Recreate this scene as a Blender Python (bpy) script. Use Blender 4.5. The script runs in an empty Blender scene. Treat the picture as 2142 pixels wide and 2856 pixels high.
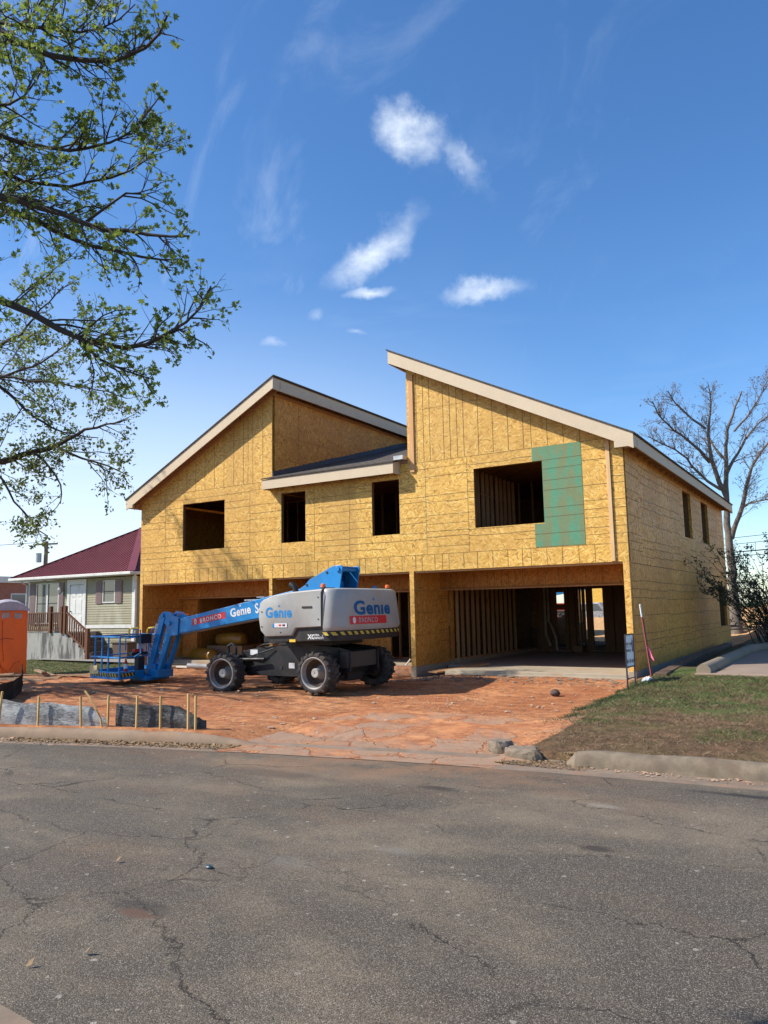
import bpy, math, random
import numpy as np
from mathutils import Vector, Matrix
random.seed(7); rng = np.random.default_rng(7)
R = math.radians
S = bpy.context.scene
# ---------------------------------------------------------------- camera, world, sun, exposure
cam = bpy.data.objects.new('camera', bpy.data.cameras.new('camera')); S.collection.objects.link(cam); S.camera = cam
cam.data.sensor_fit = 'VERTICAL'; cam.data.sensor_height = 36; cam.data.lens = 2148.377/2856*36
cam.data.clip_start = .05; cam.data.clip_end = 4000
CAM = Vector((4.402, -17.746, 1.728))
yaw, pit, rol = -.549716, .125411, -.019832
cf = Vector((math.sin(yaw)*math.cos(pit), math.cos(yaw)*math.cos(pit), math.sin(pit)))
cr = Vector((math.cos(yaw), -math.sin(yaw), 0)); cu = cr.cross(cf)
r2 = cr*math.cos(rol)+cu*math.sin(rol); u2 = cu*math.cos(rol)-cr*math.sin(rol)
M = Matrix((r2, u2, -cf)).transposed().to_4x4(); M.translation = CAM
cam.matrix_world = M

SD = Vector((-.47, -.37, .53)).normalized()          # towards the sun
S.view_settings.view_transform = 'Standard'; S.view_settings.look = 'None'
S.view_settings.exposure = .62; S.view_settings.gamma = 1
sl = bpy.data.lights.new('sun', 'SUN'); sl.energy = 4.4; sl.angle = R(.55); sl.color = (1, .93, .82)
so = bpy.data.objects.new('sun', sl); S.collection.objects.link(so)
so.rotation_euler = SD.to_track_quat('Z', 'Y').to_euler()
W = bpy.data.worlds.new('World'); S.world = W; W.use_nodes = True
SKY = .134

class NT:
    def __init__(s, tree): s.t = tree; s.n = tree.nodes; s.l = tree.links
    def put(s, inp, v):
        if v is None: return
        if isinstance(v, bpy.types.NodeSocket): s.l.new(v, inp)
        else:
            if hasattr(inp.default_value, '__len__') and not isinstance(v, str):
                v = tuple(v)
                if len(inp.default_value) == 4 and len(v) == 3: v = v+(1,)
            elif hasattr(inp.default_value, '__len__'): pass
            inp.default_value = v
    def node(s, typ, ins=None, out=0, **props):
        n = s.n.new(typ)
        for k, v in props.items(): setattr(n, k, v)
        for k, v in (ins or {}).items(): s.put(n.inputs[k], v)
        return n.outputs[out] if out is not None else n
    def math(s, op, a, b=None, c=None, clamp=False):
        n = s.n.new('ShaderNodeMath'); n.operation = op; n.use_clamp = clamp
        for i, v in enumerate((a, b, c)):
            if v is not None: s.put(n.inputs[i], v)
        return n.outputs[0]
    def vmath(s, op, a, b=None, out=0):
        n = s.n.new('ShaderNodeVectorMath'); n.operation = op
        s.put(n.inputs[0], a)
        if b is not None: s.put(n.inputs[1], b)
        return n.outputs[out]
    def mix(s, f, a, b, mode='MIX'):
        n = s.n.new('ShaderNodeMix'); n.data_type = 'RGBA'; n.blend_type = mode; n.clamp_factor = True
        s.put(n.inputs[0], f); s.put(n.inputs[6], a); s.put(n.inputs[7], b); return n.outputs[2]
    def ramp(s, v, lo, hi, a=0., b=1., smooth=True):
        n = s.n.new('ShaderNodeMapRange'); n.interpolation_type = 'SMOOTHSTEP' if smooth else 'LINEAR'
        s.put(n.inputs[0], v)
        for i, q in ((1, lo), (2, hi), (3, a), (4, b)): s.put(n.inputs[i], q)
        return n.outputs[0]
    def pos(s): return s.node('ShaderNodeNewGeometry')
    def xyz(s, v):
        n = s.n.new('ShaderNodeSeparateXYZ'); s.put(n.inputs[0], v); return n.outputs
    def comb(s, x, y, z):
        n = s.n.new('ShaderNodeCombineXYZ')
        for i, v in enumerate((x, y, z)): s.put(n.inputs[i], v)
        return n.outputs[0]
    def noise(s, v, scale, detail=4, rough=.55, dist=0., out=0):
        return s.node('ShaderNodeTexNoise', {'Vector': v, 'Scale': scale, 'Detail': detail, 'Roughness': rough, 'Distortion': dist}, out)
    def vor(s, v, scale, feature='F1', out=0, rnd=1.):
        n = s.n.new('ShaderNodeTexVoronoi'); n.feature = feature
        s.put(n.inputs['Vector'], v); n.inputs['Scale'].default_value = scale; n.inputs['Randomness'].default_value = rnd
        return n.outputs[out]
    def map(s, v, scale=(1, 1, 1), rot=(0, 0, 0), loc=(0, 0, 0)):
        n = s.n.new('ShaderNodeMapping'); s.put(n.inputs[0], v)
        n.inputs['Location'].default_value = loc; n.inputs['Rotation'].default_value = rot; n.inputs['Scale'].default_value = scale
        return n.outputs[0]
    def bump(s, h, strength=.5, dist=.01, normal=None):
        n = s.n.new('ShaderNodeBump'); s.put(n.inputs['Height'], h); n.inputs['Strength'].default_value = strength; n.inputs['Distance'].default_value = dist
        if normal is not None: s.put(n.inputs['Normal'], normal)
        return n.outputs[0]

# sky with clouds at infinity
wt = NT(W.node_tree); W.node_tree.nodes.clear()
sky = wt.n.new('ShaderNodeTexSky'); sky.sky_type = 'NISHITA'; sky.sun_disc = False
sky.sun_elevation = math.asin(SD.z); sky.sun_rotation = math.atan2(SD.x, SD.y)
sky.altitude = 300; sky.air_density = 1.0; sky.dust_density = .6; sky.ozone_density = 3.2
tc = wt.n.new('ShaderNodeTexCoord').outputs['Generated']
dn = wt.vmath('NORMALIZE', tc)
col = wt.node('ShaderNodeHueSaturation', {'Hue': .503, 'Saturation': 1.22, 'Value': 1.0, 'Color': sky.outputs[0]})
def cloudmask(centre, along, half_a, half_b, soft=.55, warp=.10, wscale=14):
    c = Vector(centre).normalized(); a = Vector(along); a = (a - c*a.dot(c)).normalized(); b = c.cross(a)
    nz = wt.node('ShaderNodeTexNoise', {'Vector': dn, 'Scale': wscale, 'Detail': 7, 'Roughness': .62}, 1)
    d2 = wt.vmath('ADD', dn, wt.vmath('MULTIPLY', wt.vmath('SUBTRACT', nz, (.5, .5, .5)), (warp,)*3))
    pa = wt.math('DIVIDE', wt.vmath('DOT_PRODUCT', wt.vmath('SUBTRACT', d2, c), a, 1), half_a)
    pb = wt.math('DIVIDE', wt.vmath('DOT_PRODUCT', wt.vmath('SUBTRACT', d2, c), b, 1), half_b)
    rr = wt.math('SQRT', wt.math('ADD', wt.math('MULTIPLY', pa, pa), wt.math('MULTIPLY', pb, pb)))
    front = wt.ramp(wt.vmath('DOT_PRODUCT', dn, c, 1), .6, .7)
    return wt.math('MULTIPLY', wt.ramp(rr, 1.35, 1.35-soft*1.9), front)
fine = wt.noise(wt.map(dn, (1, 1, 2.0)), 13, 7, .58)
tot = None
for args in [
    ((-.400, .735, .549), (.3, .35, -.12), .043, .028, .85, .085, 18, .95),
    ((-.360, .776, .516), (.5, .8, -.65), .046, .019, .9, .08, 22, .5),
    ((-.478, .763, .435), (.9, .1, .45), .068, .024, .85, .07, 18, .95),
    ((-.363, .847, .390), (1, .5, .16), .054, .014, .85, .055, 20, .95),
    ((-.491, .777, .393), (1, .5, .05), .032, .006, .8, .025, 22, .8),
    ((-.602, .724, .336), (1, .8, 0), .022, .008, .9, .03, 22, .45),
    ((-.516, .784, .348), (1, .8, -.1), .018, .005, .9, .02, 22, .5),
    ((-.553, .747, .369), (1, .6, .3), .014, .009, .9, .03, 22, .3)]:
    m_ = cloudmask(*args[:7]); m_ = wt.math('MULTIPLY', m_, args[7])
    tot = m_ if tot is None else wt.math('MAXIMUM', tot, m_)
tot = wt.math('MULTIPLY', tot, wt.ramp(fine, .32, .58, .50, 1.))
zz = wt.xyz(dn)[2]
# thin cirrus, thicker low down and to the left (west)
ci = wt.noise(wt.map(dn, (1.2, 1.2, 4.2), (0, R(16), R(12))), 3.2, 9, .62, .6)
ci2 = wt.noise(wt.map(dn, (1, 2.6, 1), (R(30), 0, R(55)), (3, 1, 2)), 4.5, 8, .6, .8)
low = wt.ramp(zz, .62, .0)
west = wt.ramp(wt.vmath('DOT_PRODUCT', dn, Vector((-.82, .57, 0)), 1), .72, 1.0)
cirr = wt.math('MULTIPLY', wt.math('MULTIPLY', wt.ramp(ci, .36, .72), wt.math('MULTIPLY', low, low)), wt.math('ADD', wt.math('MULTIPLY', west, .85), .10), clamp=True)
cirr = wt.math('MAXIMUM', cirr, wt.math('MULTIPLY', wt.math('MULTIPLY', wt.ramp(ci2, .50, .80), wt.math('ADD', wt.math('MULTIPLY', west, .8), .25)), .45))
cirr = wt.math('MAXIMUM', cirr, wt.math('MULTIPLY', wt.math('MULTIPLY', wt.ramp(zz, .45, .0), west), .78))
al = wt.math('MAXIMUM', tot, cirr, clamp=True)
fin = wt.mix(al, col, (5.0, 5.5, 6.1))
bg = wt.node('ShaderNodeBackground', {'Color': fin, 'Strength': SKY})
wt.node('ShaderNodeOutputWorld', {'Surface': bg}, None)

# ---------------------------------------------------------------- helpers
C = S.collection
class MB:
    def __init__(s): s.v = []; s.f = []; s.m = []
    def add(s, vs, fs, mi=0):
        o = len(s.v); s.v += [tuple(map(float, v)) for v in vs]; s.f += [tuple(i+o for i in f) for f in fs]; s.m += [mi]*len(fs); return s
    def box(s, x0, x1, y0, y1, z0, z1, mi=0):
        return s.add([(x0,y0,z0),(x1,y0,z0),(x1,y1,z0),(x0,y1,z0),(x0,y0,z1),(x1,y0,z1),(x1,y1,z1),(x0,y1,z1)],
                     [(0,3,2,1),(4,5,6,7),(0,1,5,4),(1,2,6,5),(2,3,7,6),(3,0,4,7)], mi)
    def hexa(s, b, t, mi=0):
        return s.add(list(b)+list(t), [(0,3,2,1),(4,5,6,7),(0,1,5,4),(1,2,6,5),(2,3,7,6),(3,0,4,7)], mi)
    def bar(s, p, q, w, h, up=(0,0,1), mi=0):
        p = Vector(p); q = Vector(q); d = (q-p).normalized(); a = d.cross(Vector(up))
        if a.length < 1e-4: a = d.cross(Vector((0,1,0)))
        a.normalize(); b = a.cross(d); a *= w/2; b *= h/2
        return s.hexa([p-a-b,p+a-b,p+a+b,p-a+b],[q-a-b,q+a-b,q+a+b,q-a+b], mi)
    def prism(s, pts, axis, a, b, mi=0):
        n = len(pts)
        def P(u, w, t): return {'x':(t,u,w),'y':(u,t,w),'z':(u,w,t)}[axis]
        vs = [P(u,w,a) for u,w in pts]+[P(u,w,b) for u,w in pts]
        return s.add(vs, [tuple(range(n))[::-1], tuple(range(n,2*n))]+[(i,(i+1)%n,n+(i+1)%n,n+i) for i in range(n)], mi)
    def tube(s, pts, rad, n=6, mi=0, cap=True):
        pts = [Vector(p) for p in pts]
        if not hasattr(rad, '__len__'): rad = [rad]*len(pts)
        o = len(s.v); up = Vector((.13,.21,.97))
        for i, p in enumerate(pts):
            d = (pts[min(i+1,len(pts)-1)]-pts[max(i-1,0)]).normalized()
            a = d.cross(up)
            if a.length < .1: a = d.cross(Vector((1,0,0)))
            a.normalize(); b = d.cross(a)
            for k in range(n):
                t = 2*math.pi*k/n; s.v.append(tuple(p+(a*math.cos(t)+b*math.sin(t))*rad[i]))
        for i in range(len(pts)-1):
            for k in range(n):
                s.f.append((o+i*n+k, o+i*n+(k+1)%n, o+(i+1)*n+(k+1)%n, o+(i+1)*n+k)); s.m.append(mi)
        if cap:
            s.f.append(tuple(o+k for k in range(n))[::-1]); s.m.append(mi)
            e = o+(len(pts)-1)*n; s.f.append(tuple(e+k for k in range(n))); s.m.append(mi)
        return s
    def cyl(s, p, q, r, n=20, mi=0, r2=None): return s.tube([p,q],[r, r if r2 is None else r2], n, mi)
    def lathe(s, c, axis, prof, n=32, mi=0, mis=None):     # prof: (offset along axis, radius)
        c = Vector(c); ax = Vector(axis).normalized(); a = ax.cross(Vector((0,0,1)))
        if a.length < .1: a = Vector((1,0,0))
        a.normalize(); b = ax.cross(a); o = len(s.v)
        for h, r in prof:
            for k in range(n):
                t = 2*math.pi*k/n; s.v.append(tuple(c+ax*h+(a*math.cos(t)+b*math.sin(t))*r))
        for i in range(len(prof)-1):
            for k in range(n):
                s.f.append((o+i*n+k, o+i*n+(k+1)%n, o+(i+1)*n+(k+1)%n, o+(i+1)*n+k)); s.m.append(mis[i] if mis else mi)
        return s
    def quad(s, a, b, c, d, mi=0): return s.add([a,b,c,d], [(0,1,2,3)], mi)
    def build(s, name, mats, parent=None, smooth=False, bevel=0, loc=None, rz=0):
        me = bpy.data.meshes.new(name); off = Vector((0,0,0)) if loc is None else Vector(loc)
        if parent is not None:
            off = worldloc(parent)
        me.from_pydata([tuple(Vector(v)-off) for v in s.v], [], s.f)
        if not isinstance(mats, (list, tuple)): mats = [mats]
        for m in mats: me.materials.append(m)
        me.polygons.foreach_set('material_index', s.m)
        me.validate(); me.update()
        ob = bpy.data.objects.new(name, me); C.objects.link(ob)
        if parent is not None: ob.parent = parent
        else: ob.location = off
        if smooth:
            me.polygons.foreach_set('use_smooth', [True]*len(me.polygons))
            try: me.set_sharp_from_angle(angle=R(35))
            except Exception: pass
        if bevel:
            b = ob.modifiers.new('bevel', 'BEVEL'); b.width = bevel; b.segments = 2; b.limit_method = 'ANGLE'; b.angle_limit = R(40)
        return ob
def worldloc(o):
    l = o.location.copy()
    while o.parent is not None: o = o.parent; l += o.location
    return l
def tag(o, label, cat, group=None, kind=None):
    if label: o['label'] = label
    if cat: o['category'] = cat
    if group: o['group'] = group
    if kind: o['kind'] = kind
    return o
def thing(name, label, cat, loc=(0,0,0), group=None):
    o = bpy.data.objects.new(name, None); C.objects.link(o); o.location = loc; o.empty_display_size = .2
    return tag(o, label, cat, group)
def struct(o): o['kind'] = 'structure'; return o
def dup(root, loc, rz=0, label=None, scale=None):
    r = root.copy(); C.objects.link(r); r.location = loc; r.rotation_euler = (0,0,rz)
    if label: r['label'] = label
    if scale: r.scale = scale
    for ch in list(root.children):
        c = ch.copy(); C.objects.link(c); c.parent = r
        for g in ch.children:
            d = g.copy(); C.objects.link(d); d.parent = c
    return r
def fastmesh(name, V, F, mats, mi=None, parent=None, smooth=False):
    me = bpy.data.meshes.new(name); V = np.asarray(V, np.float32); F = np.asarray(F, np.int32)
    if parent is not None: V = V-np.array(worldloc(parent), np.float32)
    n, k = F.shape
    me.vertices.add(len(V)); me.vertices.foreach_set('co', V.ravel())
    me.loops.add(n*k); me.loops.foreach_set('vertex_index', F.ravel())
    me.polygons.add(n); me.polygons.foreach_set('loop_start', np.arange(0, n*k, k, dtype=np.int32))
    if not isinstance(mats, (list, tuple)): mats = [mats]
    for m in mats: me.materials.append(m)
    if mi is not None: me.polygons.foreach_set('material_index', np.asarray(mi, np.int32))
    if smooth: me.polygons.foreach_set('use_smooth', np.ones(n, bool))
    me.update(calc_edges=True); me.validate()
    ob = bpy.data.objects.new(name, me); C.objects.link(ob)
    if parent is not None: ob.parent = parent
    return ob
def lerp(a, b, t): return a+(b-a)*t
def sstep(a, b, x):
    t = np.clip((x-a)/(b-a), 0, 1); return t*t*(3-2*t)
_tab = rng.random((257, 257))
def vnoise(x, y):
    xi = np.floor(x).astype(int); yi = np.floor(y).astype(int); fx = x-xi; fy = y-yi
    fx = fx*fx*(3-2*fx); fy = fy*fy*(3-2*fy); xi %= 256; yi %= 256
    a = _tab[xi, yi]; b = _tab[xi+1, yi]; c = _tab[xi, yi+1]; d = _tab[xi+1, yi+1]
    return (a*(1-fx)+b*fx)*(1-fy)+(c*(1-fx)+d*fx)*fy
def fbm(x, y, o=4):
    s = 0; a = .5
    for i in range(o): s = s+a*(vnoise(x*2**i+17.3*i, y*2**i+5.1*i)-.5); a *= .5
    return s

# ---------------------------------------------------------------- materials
def mat(name, rough=.7, color=None, spec=None, metal=0.):
    m = bpy.data.materials.new(name); m.use_nodes = True; nt = NT(m.node_tree); b = m.node_tree.nodes['Principled BSDF']
    b.inputs['Roughness'].default_value = rough; b.inputs['Metallic'].default_value = metal
    if spec is not None: b.inputs['Specular IOR Level'].default_value = spec
    if color: b.inputs['Base Color'].default_value = (*color, 1)
    return m, nt, b
def worn(name, col, rough=.6, var=.18, scale=9, bump=.15, metal=0., dirt=None, dirtamt=.35):
    m, nt, b = mat(name, rough, metal=metal)
    p = nt.pos(); n1 = nt.noise(p, scale, 6, .6); n2 = nt.noise(p, scale*9, 3, .6)
    c = nt.mix(nt.ramp(n1, .3, .7), [x*(1-var) for x in col], [min(1, x*(1+var)) for x in col])
    c = nt.mix(nt.math('MULTIPLY', n2, .25), c, [x*.6 for x in col])
    if dirt:
        c = nt.mix(nt.ramp(nt.noise(nt.map(p, (1, 1, .35)), scale*.6, 7, .65), .46, .70, 0, dirtamt), c, dirt)
    nt.put(b.inputs['Base Color'], c)
    nt.put(b.inputs['Roughness'], nt.ramp(n1, .2, .8, rough-.08, min(1, rough+.12)))
    nt.put(b.inputs['Normal'], nt.bump(n2, bump, .004))
    return m

def osb(name, tint=(1, 1, 1), vert=False):
    m, nt, b = mat(name, .62, spec=.3)
    x, y, z = nt.xyz(nt.pos())
    u = nt.math('ADD', x, y); v = nt.comb(u, z, 0)
    a = 1.57 if vert else 0
    layers = []
    for ang, sc in ((a+.2, .68), (a-.55, .76), (a+1.15, .66)):
        q = nt.map(v, (11*sc, 46*sc, 1), (0, 0, 0)); q = nt.map(nt.node('ShaderNodeVectorRotate', {'Vector': v, 'Angle': ang}), (13*sc, 52*sc, 1))
        layers.append(nt.vor(q, 1, out=1))
    pick = nt.vor(v, 9, out=1)
    pr = nt.xyz(pick)[0]
    c = nt.mix(nt.math('GREATER_THAN', pr, .4), layers[0], layers[1]); c = nt.mix(nt.math('GREATER_THAN', pr, .75), c, layers[2])
    g = nt.xyz(c)
    t = lambda k: [k[i]*tint[i] for i in range(3)]
    base = nt.mix(g[0], t((.51, .275, .052)), t((.82, .515, .125)))
    base = nt.mix(nt.ramp(g[1], .84, .96, 0, .7), base, t((.24, .115, .025)))
    base = nt.mix(nt.ramp(g[2], .82, .96, 0, .6), base, t((.92, .70, .26)))
    big = nt.noise(v, .55, 5, .55)
    base = nt.mix(nt.ramp(big, .35, .7, 0, .42), base, t((.40, .225, .06)))
    sh_ = nt.comb(nt.math('FLOOR', nt.math('DIVIDE', nt.math('ADD', u, .05), 1.22)), nt.math('FLOOR', nt.math('DIVIDE', nt.math('SUBTRACT', z, 3.12 if not vert else .22), 2.46 if not vert else 1.22)), 0)
    pan = nt.node('ShaderNodeTexWhiteNoise', {'Vector': sh_}, 1)
    base = nt.mix(nt.math('MULTIPLY', nt.xyz(pan)[0], .42), base, t((.44, .25, .07)))
    nt.put(b.inputs['Base Color'], base)
    nt.put(b.inputs['Roughness'], nt.ramp(g[1], 0, 1, .45, .75))
    nt.put(b.inputs['Normal'], nt.bump(g[0], .22, .002))
    return m
def lumber(name, c1, c2, axis='z', rough=.7):
    m, nt, b = mat(name, rough, spec=.3)
    sc = {'z': (26, 26, 1.1), 'x': (1.1, 26, 26), 'y': (26, 1.1, 26)}[axis]
    p = nt.pos(); n = nt.noise(nt.map(p, sc), 1.4, 5, .6, .4); k = nt.noise(nt.map(p, (5, 5, 2)), 1.2, 2)
    c = nt.mix(nt.ramp(n, .3, .7), c1, c2)
    c = nt.mix(nt.ramp(k, .66, .74, 0, .6), c, [x*.45 for x in c1])
    nt.put(b.inputs['Base Color'], c); nt.put(b.inputs['Normal'], nt.bump(n, .3, .003)); return m

OSB = osb('osb'); OSBV = osb('osb_side_shade_tint', (1.05, .82, .60), True); OSBI = osb('osb_recess_shaded', (.70, .50, .40), True);  # same board: side tint set for its shade, recess tint darkened as shade
NAIL, _, _ = mat('nail_line', .9, (.15, .095, .035)); NAILG, _, _ = mat('green_seam', .9, (.10, .22, .12))
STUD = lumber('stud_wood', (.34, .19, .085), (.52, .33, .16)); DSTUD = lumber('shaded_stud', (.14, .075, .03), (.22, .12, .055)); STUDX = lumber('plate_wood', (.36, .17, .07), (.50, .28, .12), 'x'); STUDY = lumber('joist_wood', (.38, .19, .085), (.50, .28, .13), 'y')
TRIM = lumber('trim_wood', (.56, .36, .17), (.70, .47, .25))
FASC = worn('fascia_board', (.60, .49, .34), .7, .05, 2.5, .1, dirt=(.45, .35, .24), dirtamt=.2)
CONC = worn('concrete', (.33, .28, .21), .9, .12, 3, .4, dirt=(.27, .17, .10), dirtamt=.5)
CONCD = worn('old_concrete', (.25, .225, .19), .92, .16, 3, .5, dirt=(.20, .12, .07), dirtamt=.45)
SLABM = worn('slab_concrete', (.37, .315, .23), .85, .1, 2.2, .3, dirt=(.36, .2, .11), dirtamt=.45)
BLUE = worn('blue_paint', (.002, .205, .52), .42, .06, 3, .03, dirt=(.07, .13, .20), dirtamt=.4)
GREY = worn('grey_cover', (.34, .35, .335), .45, .07, 2.5, .03, dirt=(.30, .26, .21), dirtamt=.45)
BLACK = worn('black_steel', (.008, .008, .009), .55, .2, 5, .05, dirt=(.06, .035, .025), dirtamt=.35)
RUB = worn('tyre_rubber', (.042, .038, .034), .9, .2, 6, .4, dirt=(.17, .10, .065), dirtamt=.65)
RIM = worn('rim_grey', (.30, .29, .28), .5, .12, 5, .1, dirt=(.20, .085, .05), dirtamt=.75)
WHITE = worn('white_sticker', (.66, .66, .66), .5, .03, 8, .0); REDS = worn('red_sticker', (.60, .02, .03), .45, .05, 8, 0)
YEL = worn('yellow_paint', (.75, .50, .04), .5, .06, 8, .02); HAZ = worn('hazard_yellow', (.50, .38, .06), .5, .05, 8, 0)
RED = worn('red_paint', (.45, .03, .02), .5, .15, 8, .1); ORANGE = worn('orange_lens', (.85, .16, .02), .25, .05, 8, 0)
LOGOB = worn('logo_blue', (.004, .20, .50), .4, .03, 8, 0)
WHP = worn('white_paint', (.66, .66, .62), .55, .06, 4, .05, dirt=(.42, .40, .33), dirtamt=.4)
BLKP = worn('black_plastic', (.02, .02, .022), .5, .1, 5, .05)
CARD = worn('cardboard', (.22, .13, .07), .8, .08, 3, .05); INSUL = worn('yellow_wrap', (.24, .12, .012), .4, .2, 5, .3)
DARKM = worn('dark_box', (.02, .02, .025), .6, .2, 5, .05); PVC = worn('white_pvc', (.6, .58, .52), .45, .05, 5, .02)
PINK = worn('pink_ribbon', (.85, .12, .25), .5, .05, 5, 0)
BRICK = None
def green_mat():
    m, nt, b = mat('green_coating', .6, spec=.3)
    x, y, z = nt.xyz(nt.pos()); v = nt.comb(nt.math('ADD', x, y), z, 0)
    st = nt.noise(nt.map(v, (3.2, .8, 1)), 1.6, 6, .6, .5)
    c = nt.mix(nt.ramp(st, .38, .66), (.15, .20, .10), (.05, .27, .17))
    g = nt.vor(nt.map(nt.node('ShaderNodeVectorRotate', {'Vector': v, 'Angle': .5}), (13, 52, 1)), 1, out=1)
    c = nt.mix(nt.math('MULTIPLY', nt.xyz(g)[0], .30), c, (.28, .24, .09))
    nt.put(b.inputs['Base Color'], c); return m
GREEN = green_mat()
def shingle_mat():
    m, nt, b = mat('shingles', .92, spec=.2)
    x, y, z = nt.xyz(nt.pos())
    br = nt.n.new('ShaderNodeTexBrick'); nt.put(br.inputs['Vector'], nt.comb(nt.math('ADD', x, 0), nt.math('MULTIPLY', z, 3.1), 0))
    br.inputs['Scale'].default_value = 2.2; br.inputs['Color1'].default_value = (.055, .05, .045, 1); br.inputs['Color2'].default_value = (.10, .088, .075, 1)
    br.inputs['Mortar'].default_value = (.02, .02, .02, 1); br.inputs['Mortar Size'].default_value = .03; br.inputs['Row Height'].default_value = .3
    n = nt.noise(nt.pos(), 60, 3)
    nt.put(b.inputs['Base Color'], nt.mix(nt.math('MULTIPLY', n, .5), br.outputs[0], (.13, .115, .10))); nt.put(b.inputs['Normal'], nt.bump(n, .5, .01)); return m
SHING = shingle_mat(); FLASH = worn('dark_flashing', (.05, .055, .065), .5, .1, 3, .05, metal=.2); METAL = worn('galvanised', (.45, .46, .46), .4, .1, 5, .05, metal=.6)

def dirt_core(nt, p):
    n1 = nt.noise(p, .55, 6, .6); n2 = nt.noise(p, 5, 8, .7); n3 = nt.noise(p, 34, 5, .7)
    c = nt.mix(nt.ramp(n1, .35, .65), (.42, .165, .066), (.57, .275, .125))
    c = nt.mix(nt.ramp(nt.noise(nt.map(p, (.5, 1.5, 1)), 2.2, 7, .7), .42, .66, 0, .7), c, (.24, .085, .042))
    c = nt.mix(nt.ramp(n2, .40, .66, 0, .75), c, (.25, .09, .043))
    c = nt.mix(nt.ramp(n3, .52, .80, 0, .5), c, (.62, .32, .165))
    return c, n2, n3
def ground_mat():
    m, nt, b = mat('ground_soil', .95, spec=.15)
    p = nt.pos(); x, y, z = nt.xyz(p)
    c, n2, n3 = dirt_core(nt, p)
    wob = nt.math('MULTIPLY', nt.math('SUBTRACT', nt.noise(p, .9, 7, .65), .5), 2.2)
    # right verge: thin grass over brown soil
    edge = nt.math('ADD', nt.math('SUBTRACT', x, nt.ramp(y, -9., -1.4, .1, .2, False)), nt.math('MULTIPLY', wob, .35))
    mR = nt.math('MULTIPLY', nt.ramp(edge, -.15, .35), nt.ramp(y, 16.5, 15.5))
    soil = nt.mix(nt.ramp(n2, .35, .65), (.085, .05, .028), (.18, .105, .06))
    soil = nt.mix(nt.ramp(n3, .5, .75, 0, .7), soil, (.26, .19, .11))
    gr = nt.mix(nt.ramp(n3, .35, .65), (.045, .075, .02), (.12, .15, .045))
    gmask = nt.math('MULTIPLY', nt.ramp(nt.noise(p, 1.3, 6, .65), .40, .62), nt.ramp(y, -7.0, -4.0, .2, 1.))
    verge = nt.mix(gmask, soil, gr)
    c = nt.mix(mR, c, verge)
    # left yard grass
    eL = nt.math('ADD', nt.math('SUBTRACT', nt.math('ADD', y, nt.math('MULTIPLY', nt.math('ADD', x, 16), -.38)), -2.0), wob)
    mL = nt.math('MULTIPLY', nt.ramp(eL, -.2, .7), nt.ramp(x, -15.9, -16.3))
    gl = nt.mix(nt.ramp(n2, .35, .65), (.075, .10, .035), (.155, .17, .07))
    c = nt.mix(mL, c, gl)
    # far ground
    far = nt.ramp(y, 55, 62)
    c = nt.mix(nt.ramp(nt.math('ABSOLUTE', nt.math('ADD', x, 6)), 55, 75), c, gl); c = nt.mix(far, c, gl)
    yard = nt.math('MULTIPLY', nt.ramp(y, 16, 19), nt.math('SUBTRACT', 1, far))
    c = nt.mix(yard, c, nt.mix(nt.ramp(n2, .4, .6), (.58, .36, .17), (.46, .26, .12)))
    nt.put(b.inputs['Base Color'], c)
    nt.put(b.inputs['Normal'], nt.bump(nt.math('ADD', nt.math('MULTIPLY', n2, 1.2), nt.math('MULTIPLY', n3, .5)), .8, .05)); return m
GROUND = ground_mat()
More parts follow.
